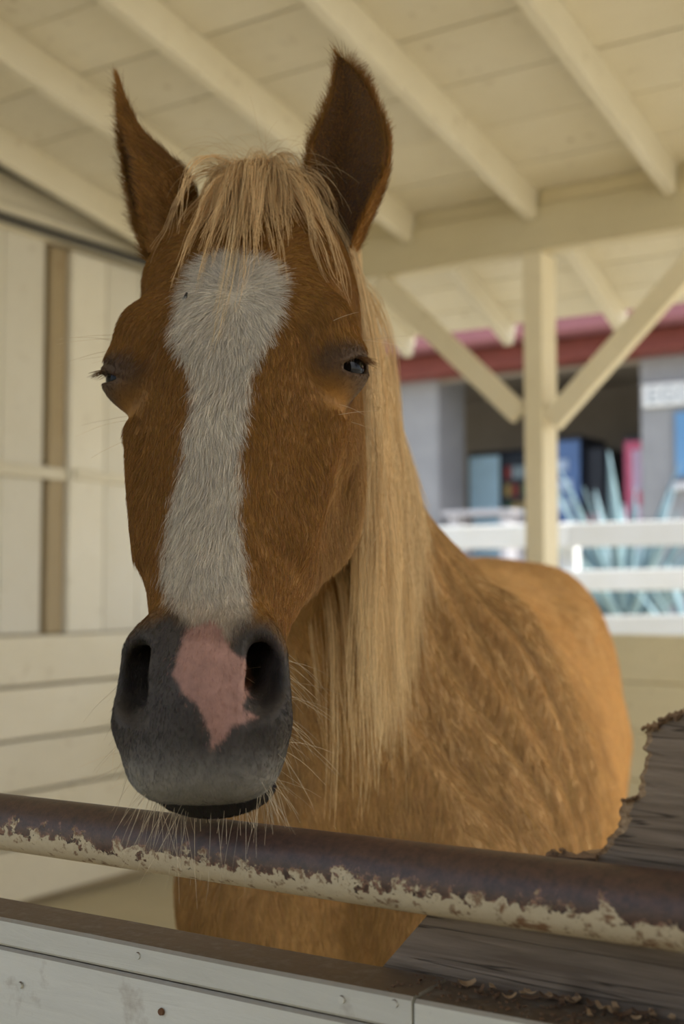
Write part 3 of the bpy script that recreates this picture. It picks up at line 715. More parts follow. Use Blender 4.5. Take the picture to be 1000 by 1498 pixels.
EYE_S, EYE_W, EYE_N, EYE_R = .219, .0865, -.052, .0235
def eye_frame(sg):                            # outward, along-slit and up directions of an eye, in head coordinates
    out = np.array([.18, sg*.86, .44]); out /= np.linalg.norm(out)
    slit = np.array([.62, -sg*.40, .80]); slit -= out*(slit@out); slit /= np.linalg.norm(slit)   # towards the inner corner
    up = np.cross(out, slit); 
    if up[0] > 0: up = -up
    return out, slit, up
def eye_c(sg): return np.array([EYE_S, sg*EYE_W, EYE_N]) + eye_frame(sg)[0]*.0085
def f_head(P):
    q = hl(P); qa = q.copy(); qa[:, 1] = np.abs(qa[:, 1])
    d = d_headloft(q)
    # brow, orbit, crest, jowl
    d = sm(d, d_ell(qa, (.182, .088, -.034), (.034, .022, .028)), .024)
    d = sm(d, d_ell(qa, (EYE_S-.014, EYE_W, EYE_N), (.028, .022, .030)), .026)
    d = sm(d, d_cap(qa, (.272, .085, -.062), (.400, .064, -.060), .0135, .009), .024)
    d = sm(d, d_ell(qa, (.245, .062, -.165), (.098, .041, .078)), .03)
    # hollows: temple, below the crest, beside the nasal bone
    d = smax(d, -d_ell(qa, (.128, .114, -.050), (.028, .020, .028)), .026)
    d = smax(d, -d_ell(qa, (.352, .102, -.120), (.070, .029, .038)), .026)
    d = smax(d, -d_ell(qa, (.315, .080, -.010), (.070, .012, .018)), .03)
    # muzzle
    d = sm(d, d_ell(q, (.545, 0, -.050), (.066, .047, .046)), .03)
    d = sm(d, d_cap(qa, (.500, .032, -.030), (.565, .038, -.048), .018, .020), .022)
    d = sm(d, d_cap(q, (.586, -.026, -.056), (.586, .026, -.056), .034, .034), .018)
    # nostrils: a comma shaped hollow with a raised rim
    for sg in (-1, 1):
        qs = q.copy(); qs[:, 1] *= sg
        rim = d_cap(qs, (.515, .0430, -.026), (.563, .0475, -.036), .0185, .0180)
        d = sm(d, rim, .018)
        cav = sm(d_cap(qs, (.522, .0470, -.010), (.547, .0540, -.015), .0100, .0130),
                 d_cap(qs, (.545, .0540, -.015), (.573, .0440, -.014), .0125, .0065), .006)
        cav = sm(cav, d_cap(qs, (.540, .053, -.014), (.485, .028, -.050), .0115, .0100), .012)
        cav = sm(cav, d_cap(qs, (.558, .050, -.012), (.515, .030, -.052), .0095, .0100), .010)
        d = smax(d, -cav, .008)
    # lower lip and chin, parted from the upper lip by the mouth slit
    low = sm(d_ell(q, (.592, 0, -.100), (.0255, .049, .021)), d_ell(q, (.545, 0, -.112), (.042, .036, .022)), .02)
    d = sm(d, low, .008)
    mouth = np.abs(q[:, 2] - (-.0850 - 2.2*q[:, 1]**2)) - .0016
    lim = np.maximum(.535-q[:, 0], np.abs(q[:, 1])-.075)
    inner = np.maximum(np.abs(q[:, 1])-.034, q[:, 0]-.603)
    d = smax(d, -np.maximum(np.maximum(mouth, lim), -inner), .005)
    # eyes: lids round the ball with an almond opening
    for sg in (-1, 1):
        out, slit, up = eye_frame(sg); c = eye_c(sg)
        v = q - c; o = v@out; sl = v@slit; u = v@up
        near = np.linalg.norm(v, axis=1)
        lid = near - (EYE_R + .0066 + .0028*np.clip(u/.02, -1, 1))
        d = sm(d, lid, .014)
        op = .0075 if sg > 0 else .0045
        tilt = u - 0.0005
        alm = np.sqrt((sl/.0195)**2 + (tilt/op)**2) - 1
        alm = alm*op
        cut = np.maximum(alm, -(o-.006))
        d = smax(d, -np.where(near < .05, cut, 1.0), .003)
        # folds above the upper lid and under the lower lid
        fold = np.abs(near - (EYE_R+.009)) 
        for uo, wd in ((.0150, .0025),):
            g = np.abs(u - uo - .25*np.abs(sl)*(-np.sign(uo))) 
            d = d + np.where((near < .05) & (o > .004), .0022*np.exp(-(g/wd)**2)*np.exp(-(sl/.018)**2), 0)
    return d

# --- body frame: t from the chest towards the rump, l to the picture's right
BO = np.array([0.015, 1.46]); BANG = math.radians(12.5)
BT = np.array([math.sin(BANG), math.cos(BANG)]); BL = np.array([BT[1], -BT[0]])
def bw(t, l, z): return np.array([*(BO + t*BT + l*BL), z])
B_t = [-.02, .06, .18, .36, .55, .80, 1.05, 1.28, 1.48, 1.66, 1.80]
T_ba = pchip(B_t, [.15, .215, .245, .255, .28, .305, .310, .300, .285, .26, .19])
T_zt = pchip(B_t, [1.26, 1.34, 1.43, 1.500, 1.470, 1.415, 1.410, 1.455, 1.490, 1.455, 1.37])
T_zb = pchip(B_t, [.86, .78, .73, .70, .68, .66, .69, .76, .82, .86, .95])
T_tk = pchip(B_t, [.15, .25, .40, .48, .36, .22, .18, .15, .16, .18, .2])
def d_barrel(P):
    tr = (P[:, :2]-BO) @ BT; l = np.abs((P[:, :2]-BO) @ BL); z = P[:, 2]
    t = np.clip(tr, B_t[0], B_t[-1])
    a = T_ba(t); zt = T_zt(t); zb = T_zb(t); k = T_tk(t)
    c = (zt+zb)/2 - .03; b = np.where(z > c, zt-c, c-zb); nn = (z-c)/b
    ae = a*(1 - k*np.clip(nn, 0, 1.2)**1.5 - .10*np.clip(-nn, 0, 1.2))
    qq = np.maximum(((l/ae)**2.3 + np.abs(nn)**2.3)**(1/2.3), .05)
    r = np.sqrt(l*l + (z-c)**2); d = r*(1-1/qq); dt = np.abs(tr-t)
    return np.where(dt > 0, np.sqrt(np.maximum(d, 0)**2+dt*dt) + .0, d)
# neck: centre line from the shoulders up to the poll
NK = [bw(.42, 0, 1.16), bw(.22, -.005, 1.30), np.array([.015, 1.53, 1.46]), np.array([-.040, 1.38, 1.60]), np.array([-.074, 1.29, 1.71])]
NK_h = [.31, .262, .205, .165, .132]; NK_w = [.17, .116, .086, .078, .074]
_nk = np.array(NK); _seg = np.linalg.norm(np.diff(_nk, axis=0), axis=1); _nu = np.r_[0, np.cumsum(_seg)]
def d_neck(P):
    best = np.full(len(P), 9.0)
    us = np.linspace(0, _nu[-1], 60)
    C = np.stack([pchip(_nu, _nk[:, i])(us) for i in range(3)], 1)
    T = np.gradient(C, axis=0); T /= np.linalg.norm(T, axis=1)[:, None]
    H = pchip(_nu, NK_h)(us); Wd = pchip(_nu, NK_w)(us)
    # nearest station by projection
    bi = np.zeros(len(P), int); bd = np.full(len(P), 1e9)
    for i in range(len(us)):
        e = np.abs((P-C[i]) @ T[i]) + 0.05*np.linalg.norm(P-C[i], axis=1)
        m = e < bd; bd[m] = e[m]; bi[m] = i
    u = us[bi]
    for _ in range(3):
        Ci = np.stack([np.interp(u, us, C[:, k]) for k in range(3)], 1); Ti = np.stack([np.interp(u, us, T[:, k]) for k in range(3)], 1)
        ax = ((P-Ci)*Ti).sum(1); u = np.clip(u+ax*.8, 0, us[-1])
    Ci = np.stack([np.interp(u, us, C[:, k]) for k in range(3)], 1); Ti = np.stack([np.interp(u, us, T[:, k]) for k in range(3)], 1)
    v = P-Ci; ax = (v*Ti).sum(1)
    side = np.stack([Ti[:, 1], -Ti[:, 0], 0*ax], 1); side /= np.linalg.norm(side, axis=1)[:, None]
    up = np.cross(side, Ti); up *= np.sign(up[:, 2])[:, None]
    x = (v*side).sum(1); y = (v*up).sum(1); h = np.interp(u, us, H); w = np.interp(u, us, Wd)
    nn = y/h
    we = w*(1 - .52*np.clip(nn, 0, 1.2)**1.3 - .12*np.clip(-nn, 0, 1.2))
    qq = np.maximum(((np.abs(x)/we)**2.2+np.abs(nn)**2.2)**(1/2.2), .05)
    d = np.sqrt(x*x+y*y)*(1-1/qq)
    over = np.where((u <= 1e-6) | (u >= us[-1]-1e-6), np.abs(ax), 0)
    return np.sqrt(np.maximum(d, 0)**2+over**2)*(d > 0) + np.where(d <= 0, np.maximum(d, over-.02), 0)
LEGS = []
for sg in (-1, 1):
    LEGS.append([bw(.20, sg*.15, .98), bw(.17, sg*.165, .80), bw(.20, sg*.155, .47), bw(.205, sg*.155, .43), bw(.20, sg*.155, .20), bw(.16, sg*.155, .09), bw(.13, sg*.155, .012)])
    LEGS.append([bw(1.45, sg*.17, 1.05), bw(1.38, sg*.19, .86), bw(1.66, sg*.17, .56), bw(1.70, sg*.165, .50), bw(1.66, sg*.165, .22), bw(1.61, sg*.165, .09), bw(1.58, sg*.165, .012)])
LEG_RF = [.115, .085, .050, .047, .034, .040, .058]
LEG_RH = [.16, .12, .055, .050, .036, .041, .058]
def f_horse(P):
    P = np.asarray(P, float)
    d = d_barrel(P)
    tl = np.stack([(P[:, :2]-BO)@BT, (P[:, :2]-BO)@BL, P[:, 2]], 1); ta = tl.copy(); ta[:, 1] = np.abs(ta[:, 1])
    d = sm(d, d_ell(ta, (.06, .10, 1.03), (.13, .115, .17)), .08)          # breast muscles
    d = sm(d, d_ell(ta, (.26, .150, 1.12), (.17, .090, .28)), .11)         # shoulder
    d = smax(d, -d_cap(tl, (-.12, 0, .86), (-.06, 0, 1.12), .02, .012), .05)   # cleft between the breast muscles
    d = sm(d, d_ell(ta, (1.52, .150, 1.17), (.26, .150, .29)), .08)        # haunch
    d = sm(d, d_ell(ta, (1.30, .205, 1.34), (.06, .050, .05)), .06)        # point of hip
    m = (tl[:, 0] > -.6) & (tl[:, 0] < .75)
    dn = np.full(len(P), 5.0); 
    if m.any(): dn[m] = d_neck(P[m])
    d = sm(d, dn, .15)
    low = P[:, 2] < 1.25
    if low.any():
        for i, L in enumerate(LEGS):
            rr = LEG_RF if i % 2 == 0 else LEG_RH
            Q = P[low]; e = np.full(len(Q), 9.0)
            for k in range(len(L)-1): e = sm(e, d_cap(Q, L[k], L[k+1], rr[k], rr[k+1]), .03)
            e = np.maximum(e, .005 - Q[:, 2])
            dl = d[low]; d[low] = sm(dl, e, .05)
    hm = (np.abs(P[:, 0]+.08) < .32) & (P[:, 1] < 1.62) & (P[:, 2] > 1.1)
    if hm.any():
        dh = f_head(P[hm]); d[hm] = sm(d[hm], dh, .035)
    return d

def axis(lo, hi, fine_lo, fine_hi, hf, hc):
    a = np.arange(fine_lo, fine_hi, hf); l = []; x = fine_lo; h = hf
    while x > lo: h = min(h*1.15, hc); x -= h; l.append(x)
    r = []; x = a[-1]; h = hf
    while x < hi: h = min(h*1.15, hc); x += h; r.append(x)
    g = np.r_[l[::-1], a, r]; n = (-len(g)+1) % 4
    while n: h = hc; g = np.r_[g, g[-1]+h]; n -= 1
    return g
def surface_nets(fun, xs, ys, zs, step=4):
    nx, ny, nz = len(xs), len(ys), len(zs)
    cx, cy, cz = xs[::step], ys[::step], zs[::step]
    G = np.stack(np.meshgrid(cx, cy, cz, indexing='ij'), -1).reshape(-1, 3)
    fc = np.concatenate([fun(G[i:i+400000]) for i in range(0, len(G), 400000)]).reshape(len(cx), len(cy), len(cz))
    F = np.repeat(np.repeat(np.repeat(np.where(fc > 0, 1.0, -1.0), step, 0), step, 1), step, 2)[:nx, :ny, :nz].astype(np.float32)
    # active blocks
    dx = np.diff(cx)[:, None, None]; dy = np.diff(cy)[None, :, None]; dz = np.diff(cz)[None, None, :]
    diag = np.sqrt(dx*dx+dy*dy+dz*dz)
    c8 = np.stack([fc[i:i+len(cx)-1, j:j+len(cy)-1, k:k+len(cz)-1] for i in (0, 1) for j in (0, 1) for k in (0, 1)])
    act = (np.abs(c8).min(0) < diag*0.85) | ((c8.min(0) < 0) & (c8.max(0) > 0))
    msk = np.zeros((nx, ny, nz), bool)
    A = np.argwhere(act)
    for di in range(step+1):
        for dj in range(step+1):
            for dk in range(step+1):
                msk[A[:, 0]*step+di, A[:, 1]*step+dj, A[:, 2]*step+dk] = True
    idx = np.argwhere(msk)
    P = np.stack([xs[idx[:, 0]], ys[idx[:, 1]], zs[idx[:, 2]]], 1)
    vals = np.concatenate([fun(P[i:i+400000]) for i in range(0, len(P), 400000)])
    # fill the sign of untouched samples from their block
    F[msk] = vals
    sgn = F < 0
    cnt = np.zeros((nx-1, ny-1, nz-1), np.int8)
    for i in (0, 1):
        for j in (0, 1):
            for k in (0, 1): cnt += sgn[i:nx-1+i, j:ny-1+j, k:nz-1+k]
    bm_ = msk[:-1, :-1, :-1] & msk[1:, 1:, 1:] & (cnt > 0) & (cnt < 8)
    cells = np.argwhere(bm_); vid = np.full(bm_.shape, -1, np.int32); vid[tuple(cells.T)] = np.arange(len(cells))
    acc = np.zeros((len(cells), 3)); num = np.zeros(len(cells))
    ci, cj, ck = cells.T
    ax3 = [xs, ys, zs]
    corners = [(i, j, k) for i in (0, 1) for j in (0, 1) for k in (0, 1)]
    for a in corners:
        for b in corners:
            if sum(b)-sum(a) == 1 and all(y >= x for x, y in zip(a, b)):
                fa = F[ci+a[0], cj+a[1], ck+a[2]]; fb = F[ci+b[0], cj+b[1], ck+b[2]]
                m = (fa < 0) != (fb < 0); t = np.where(m, fa/np.where(m, fa-fb, 1), 0)
                pa = np.stack([xs[ci+a[0]], ys[cj+a[1]], zs[ck+a[2]]], 1); pb = np.stack([xs[ci+b[0]], ys[cj+b[1]], zs[ck+b[2]]], 1)
                acc[m] += (pa + t[:, None]*(pb-pa))[m]; num[m] += 1
    V = acc/num[:, None]
    quads = []
    for axn in range(3):
        sh = [nx, ny, nz]; sl0 = [slice(1, n-1) for n in sh]; sl1 = [slice(1, n-1) for n in sh]
        sl0[axn] = slice(0, sh[axn]-1); sl1[axn] = slice(1, sh[axn])
        s0 = sgn[tuple(sl0)]; s1 = sgn[tuple(sl1)]
        E = np.argwhere(s0 != s1); off = np.array([1, 1, 1]); off[axn] = 0
        E0 = E + off; flip = s0[tuple(E.T)]
        u, w = [(1, 2), (2, 0), (0, 1)][axn]
        def cell(du, dw):
            c = E0.copy(); c[:, u] -= du; c[:, w] -= dw; return vid[tuple(c.T)]
        q = np.stack([cell(1, 1), cell(0, 1), cell(0, 0), cell(1, 0)], 1)
        ok = (q >= 0).all(1); q = q[ok]; fl = flip[ok]
        q[~fl] = q[~fl][:, ::-1]; quads.append(q)
    return V, np.concatenate(quads)
def grad(fun, P, e=6e-4):
    g = np.zeros_like(P)
    for i in range(3):
        d = np.zeros(3); d[i] = e; g[:, i] = fun(P+d)-fun(P-d)
    return g/(2*e)

gx = axis(-.62, 1.05, -.235, .085, .0028, .012)
gy = axis(.80, 3.62, .86, 1.33, .0028, .013)
gz = axis(-.06, 1.90, 1.215, 1.80, .0028, .013)
HV, HQ = surface_nets(f_horse, gx, gy, gz)
for _ in range(2):
    g = grad(f_horse, HV); g2 = (g*g).sum(1); fv = f_horse(HV)
    stp = np.clip(fv/np.maximum(g2, .15), -.004, .004); HV = HV - stp[:, None]*g
# folds of the loose winter coat over neck base, shoulder and ribs
_t = (HV[:, :2]-BO)@BT; _l = (HV[:, :2]-BO)@BL
def wob0(P, k, seed):
    r = np.random.default_rng(seed); o = np.zeros(len(P))
    for _ in range(5):
        v = r.normal(size=3); v /= np.linalg.norm(v); o += np.sin(P@v*k*r.uniform(.6, 1.7) + r.uniform(0, 6.3))
    return o/5
_w = np.clip((_t+.05)/.12, 0, 1)*np.clip((.95-_t)/.5, 0, 1)*np.clip((1.52-HV[:, 2])/.12, 0, 1)*np.clip((HV[:, 2]-.75)/.1, 0, 1)
_ph = _t*105 + HV[:, 2]*14 + 3.2*wob0(HV, 7, 31)
_rp = (np.sin(_ph)*.0042 + np.sin(_ph*1.7+2)*.0022)*(.55+.9*np.clip(wob0(HV, 9, 33)+.2, 0, 1))*_w
g = nrm0 = grad(f_horse, HV); g = g/np.maximum(np.linalg.norm(g, axis=1), 1e-6)[:, None]
_hd = np.maximum(np.maximum(np.abs(hl(HV)[:, 1])-.13, -.05-hl(HV)[:, 0]), np.maximum(hl(HV)[:, 0]-.66, -.26-hl(HV)[:, 2]))
HV = HV + g*(_rp*np.clip(_hd/.06, 0, 1))[:, None]
print('horse mesh', len(HV), len(HQ))

# --- ears: a rolled cup with its own thickness, one outline per level (picture row, left, right edge) at the depth of the poll
def make_ear(levels, y_base, y_tip, open_ang, curl, deep):
    lv = np.array(levels, float); nv = 26; nu = 25
    rows = np.linspace(lv[0, 0]**.5*0 + 0, 1, nv)**0.9
    py = lv[0, 0] + (lv[-1, 0]-lv[0, 0])*rows
    xl = pchip(lv[:, 0], lv[:, 1])(py); xr = pchip(lv[:, 0], lv[:, 2])(py)
    V = []; 
    for layer in (0, 1):
        for i in range(nv):
            r = rows[i]; Yc = y_tip + (y_base-y_tip)*r
            a = at(xl[i], py[i], Yc); b = at(xr[i], py[i], Yc); mid = (a+b)/2; hwid = max((b[0]-a[0])/2, .0012)
            cm = math.radians(curl[0] + (curl[1]-curl[0])*r**1.5); ph = np.linspace(-cm, cm, nu)
            X = np.sin(ph+open_ang); Yf = np.cos(ph+open_ang); sc = max(np.abs(X).max(), 1e-6)
            lo, hi = X.min(), X.max(); X = (X-(lo+hi)/2)/((hi-lo)/2); Yf = Yf - np.cos(open_ang)*.5
            f = 1.0 if layer == 0 else max(0.0, 1-.0032/max(hwid, .0033))
            dd = hwid*deep + .004
            for k in range(nu):
                V.append(mid + np.array([X[k]*hwid*f, Yf[k]*dd*f - (0 if layer == 0 else .0006), 0.0]))
    V = np.array(V); Fq = []; inner = np.zeros(len(V)); inner[nv*nu:] = 1
    I = lambda l, i, k: l*nv*nu + i*nu + k
    for l in (0, 1):
        for i in range(nv-1):
            for k in range(nu-1):
                q = [I(l, i, k), I(l, i, k+1), I(l, i+1, k+1), I(l, i+1, k)]
                Fq.append(q if l == 1 else q[::-1])
    for i in range(nv-1):
        Fq.append([I(0, i, 0), I(0, i+1, 0), I(1, i+1, 0), I(1, i, 0)]); Fq.append([I(0, i, nu-1), I(1, i, nu-1), I(1, i+1, nu-1), I(0, i+1, nu-1)])
    for k in range(nu-1): Fq.append([I(0, 0, k), I(1, 0, k), I(1, 0, k+1), I(0, 0, k+1)])
    return V, np.array(Fq), inner
EAR_R = [(82, 493, 497), (100, 489, 518), (130, 484, 539), (160, 473, 553), (200, 457, 565), (230, 449, 569), (260, 447, 567), (300, 455, 554), (340, 472, 536), (385, 490, 514)]
EAR_L = [(112, 170, 174), (135, 170, 181), (160, 170, 191), (190, 170, 208), (215, 171, 230), (240, 174, 256), (265, 178, 280), (300, 186, 290), (335, 197, 290), (380, 212, 285)]
eV1, eF1, eI1 = make_ear(EAR_R, 1.235, 1.205, math.radians(14), (55, 140), .85)
eV2, eF2, eI2 = make_ear(EAR_L, 1.225, 1.245, math.radians(78), (50, 140), .95)
n0 = len(HV)
V_all = np.concatenate([HV, eV1, eV2]); Q_all = np.concatenate([HQ, eF1+n0, eF2+n0+len(eV1)])
ear_inner = np.concatenate([np.zeros(n0), eI1, eI2]); is_ear = np.concatenate([np.zeros(n0), np.ones(len(eV1)), 2*np.ones(len(eV2))])

# --- coat pattern: fixed on the skin, traced on the face
def poly_sd(px, py, poly):
    poly = np.array(poly, float); n = len(poly); d = np.full(px.shape, 1e9); ins = np.zeros(px.shape, bool)
    for i in range(n):
        a = poly[i]; b = poly[(i+1) % n]; e = b-a
        wx = px-a[0]; wy = py-a[1]; t = np.clip((wx*e[0]+wy*e[1])/(e@e), 0, 1)
        d = np.minimum(d, np.hypot(wx-t*e[0], wy-t*e[1]))
        c = (a[1] > py) != (b[1] > py)
        with np.errstate(divide='ignore', invalid='ignore'):
            xi = a[0] + (py-a[1])*(b[0]-a[0])/(b[1]-a[1])
        ins ^= c & (px < xi)
    return np.where(ins, -d, d)
def ss(e0, e1, x):
    t = np.clip((x-e0)/(e1-e0), 0, 1); return t*t*(3-2*t)
BLAZE = [(283, 392), (305, 378), (330, 374), (375, 377), (404, 392), (411, 420), (408, 462), (396, 490), (380, 520), (367, 552), (360, 600), (351, 650), (352, 700), (350, 750), (352, 800), (360, 850), (366, 900), (340, 940), (270, 925), (246, 880), (238, 836), (244, 790), (252, 740), (264, 685), (272, 632), (282, 590), (281, 552), (265, 515), (251, 484), (259, 452), (272, 420)]
SNIP = [(272, 922), (300, 908), (325, 920), (334, 950), (360, 966), (367, 1000), (355, 1036), (378, 1052), (340, 1062), (320, 1085), (306, 1100), (311, 1072), (290, 1040), (268, 1010), (250, 985), (262, 955)]
DARK = [(120, 915), (172, 928), (215, 905), (248, 890), (262, 905), (330, 945), (352, 905), (395, 912), (425, 950), (470, 990), (470, 1260), (120, 1260)]
def wob(P, k, seed):
    r = np.random.default_rng(seed); o = np.zeros(len(P))
    for _ in range(5):
        v = r.normal(size=3); v /= np.linalg.norm(v); o += np.sin(P@v*k*r.uniform(.6, 1.7) + r.uniform(0, 6.3))
    return o/5
C_FACE = np.array([.245, .114, .023]); C_BODY = np.array([.58, .345, .13]); C_WHITE = np.array([.68, .62, .505]); C_DARK = np.array([.062, .052, .043])
C_PINK = np.array([.40, .225, .175]); C_GREY = np.array([.33, .31, .265]); C_MANE = np.array([.71, .525, .28])
def coat_colour(P, jit=0.0):
    q = hl(P); px, py = proj(P); jx = wob(P, 300, 1)*5 + jit; jy = wob(P, 260, 2)*5
    px = px+jx; py = py+jy
    s_, w_, n_ = q[:, 0], q[:, 1], q[:, 2]
    head = ss(.10, -.02, f_headbox(q))
    c = C_BODY[None]*np.ones((len(P), 1))
    var = (1 + .10*wob(P, 25, 4) + .06*wob(P, 70, 5))[:, None]
    tb = (P[:, :2]-BO)@BT; st_ = np.sin(tb*105+P[:, 2]*14+3.2*wob(P, 7, 31))
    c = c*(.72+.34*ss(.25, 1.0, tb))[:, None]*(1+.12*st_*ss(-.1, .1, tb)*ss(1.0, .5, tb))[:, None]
    face = head*ss(-.20, -.06, n_)
    c = c*(1-face[:, None]) + C_FACE*face[:, None]
    c = c*var
    front = (n_ > -.085) & (s_ > -.05) & (np.abs(w_) < .12)
    sd = np.where(front, poly_sd(px, py, BLAZE), 99.0); m = ss(7, -6, sd)*.96*(1-.5*ss(845, 935, py))
    c = c*(1-m[:, None]) + C_WHITE*m[:, None]
    low = ss(.44, .47, s_)*head
    sd = np.where(low > .01, poly_sd(px, py, DARK), 99.0); m = ss(16, -16, sd)*(low > 0)
    m = np.maximum(m, ss(.585, .61, s_)*head)
    c = c*(1-m[:, None]) + C_DARK*m[:, None]
    lip = np.exp(-((py-1150)/38)**2)*(low > .5)*ss(.55, .585, s_)*(n_ > -.088)*.85
    c = c*(1-lip[:, None]) + C_GREY*lip[:, None]
    lowlip = (low > .5)*ss(-.083, -.088, n_)*ss(.54, .56, s_)
    c = c*(1-lowlip[:, None]) + np.array([.035, .03, .026])*lowlip[:, None]
    sd = np.where(front & (low > .01), poly_sd(px, py, SNIP), 99.0); m = ss(3, -3, sd)
    c = c*(1-m[:, None]) + C_PINK*m[:, None]
    for sg in (-1, 1):                        # bare dark skin round the eyes
        e = np.linalg.norm((q-eye_c(sg))*np.array([1.25, .9, .9]), axis=1); m = ss(.0375, .029, e)*.8
        c = c*(1-m[:, None]) + np.array([.046, .032, .023])*m[:, None]
        e = np.linalg.norm((q-np.array([.540, sg*.050, -.022]))*np.array([.6, 1.0, 1.0]), axis=1); m = ss(.016, .010, e)*.85
        c = c*(1-m[:, None]) + np.array([.012, .010, .009])*m[:, None]
    return np.clip(c, 0, 1)
def f_headbox(q):
    return np.maximum(np.maximum(np.abs(q[:, 1])-.13, np.maximum(-.05-q[:, 0], q[:, 0]-.66)), np.maximum(-.26-q[:, 2], q[:, 2]-.08))
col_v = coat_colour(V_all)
em = is_ear > 0
col_v[em] = C_FACE*1.15
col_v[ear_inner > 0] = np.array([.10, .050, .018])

hide, nt, b = new_mat('horse_hide')
an = N(nt, 'ShaderNodeAttribute', attribute_name='coat')
v = coords(nt, (1, 1, 1)); st = noise(nt, v, 60, 6, .7)
cc = mix(nt, .5, an.outputs['Color'], mix(nt, 1.0, an.outputs['Color'], ramp(nt, st, [(.3, .45), (.7, 1.15)]), 'MULTIPLY'))
nt.links.new(cc, b.inputs['Base Color']); b.inputs['Roughness'].default_value = .62; b.inputs['Specular IOR Level'].default_value = .25
bump(nt, b, noise(nt, v, 260, 3, .6), .25, .002)

HBW = to_world(HB)
me = bpy.data.meshes.new('horse')
me.from_pydata((V_all-HB).tolist(), [], Q_all.tolist()); me.update()
me.polygons.foreach_set('use_smooth', np.ones(len(me.polygons), bool))
ca = me.color_attributes.new('coat', 'FLOAT_COLOR', 'POINT'); ca.data.foreach_set('color', np.c_[col_v, np.ones(len(col_v))].astype(np.float32).ravel())
me.materials.append(hide)
horse = bpy.data.objects.new('horse', me); horse.location = tuple(HBW); horse.rotation_euler = (0, 0, YAW); link(horse)
tag(horse, 'golden chestnut horse with a white blaze and flaxen mane, head over the rusty rail', 'horse')

# --- eyes
eye_m, nt, b = new_mat('eye_dark')
v = coords(nt, (1, 1, 1)); sx = nt.nodes.new('ShaderNodeSeparateXYZ'); nt.links.new(v, sx.inputs[0])
c = ramp(nt, sx.outputs['X'], [(0.0, (.16, .12, .10)), (.52, (.10, .06, .045)), (.60, (.035, .014, .007)), (.80, (.030, .011, .006)), (.86, (.004, .003, .003)), (1.0, (.003, .002, .002))])
mp = nt.nodes.new('ShaderNodeMapRange'); mp.inputs['From Min'].default_value = -EYE_R; mp.inputs['From Max'].default_value = EYE_R
nt.links.new(sx.outputs['X'], mp.inputs['Value']); nt.links.new(mp.outputs[0], c.node.inputs[0])
nt.links.new(c, b.inputs['Base Color']); b.inputs['Roughness'].default_value = .05; b.inputs['Specular IOR Level'].default_value = .14
for sg in (-1, 1):
    out, slit, up = eye_frame(sg); o3 = out@HM; s3 = slit@HM; u3 = np.cross(o3, s3)
    bm = bmesh.new(); bmesh.ops.create_uvsphere(bm, u_segments=40, v_segments=24, radius=EYE_R)
    for vv in bm.verts:
        if vv.co.x > EYE_R*.62: vv.co.x += .0022*((vv.co.x/EYE_R-.62)/.38)**1.2
    e = bm_obj('eyeball', bm, eye_m, horse, True)
    Mx = Matrix(np.stack([o3, s3, u3], 1).tolist()).to_4x4(); Mx.translation = Vector((hw(*eye_c(sg))-HB).tolist())
    e.matrix_local = Mx

# ================================================================== hair of the horse (children of the horse)
def hair_mat(name, rough=.55, tint=None):
    m, nt, b = new_mat(name)
    a = N(nt, 'ShaderNodeAttribute', attribute_name='tint')
    nt.links.new(a.outputs['Color'], b.inputs['Base Color']); b.inputs['Roughness'].default_value = rough; b.inputs['Specular IOR Level'].default_value = .22
    return m
M_fur = hair_mat('coat_hair', .6); M_mane = hair_mat('mane_hair', .45); M_whisk = hair_mat('whisker_hair', .5)
def hair_obj(name, pts, cols, r0, r1, mat, parent):
    # pts: (n, k, 3) in the view frame; r0/r1 radius at root and tip (scalars or per strand)
    n, k, _ = pts.shape
    cu = bpy.data.hair_curves.new(name); cu.add_curves([k]*n)
    cu.attributes['position'].data.foreach_set('vector', (pts-HB).astype(np.float32).ravel())
    ra = cu.attributes.get('radius') or cu.attributes.new('radius', 'FLOAT', 'POINT')
    t = np.linspace(0, 1, k)[None]; r0 = np.broadcast_to(np.asarray(r0, float).reshape(-1, 1), (n, 1)); r1 = np.broadcast_to(np.asarray(r1, float).reshape(-1, 1), (n, 1))
    ra.data.foreach_set('value', (r0*(1-t) + r1*t).astype(np.float32).ravel())
    ta = cu.attributes.new('tint', 'FLOAT_COLOR', 'CURVE'); ta.data.foreach_set('color', np.c_[cols, np.ones(n)].astype(np.float32).ravel())
    cu.materials.append(mat)
    o = bpy.data.objects.new(name, cu); o['kind'] = 'stuff'
    return link(o, parent)
def nrm(a): return a/np.maximum(np.linalg.norm(a, axis=-1, keepdims=True), 1e-9)

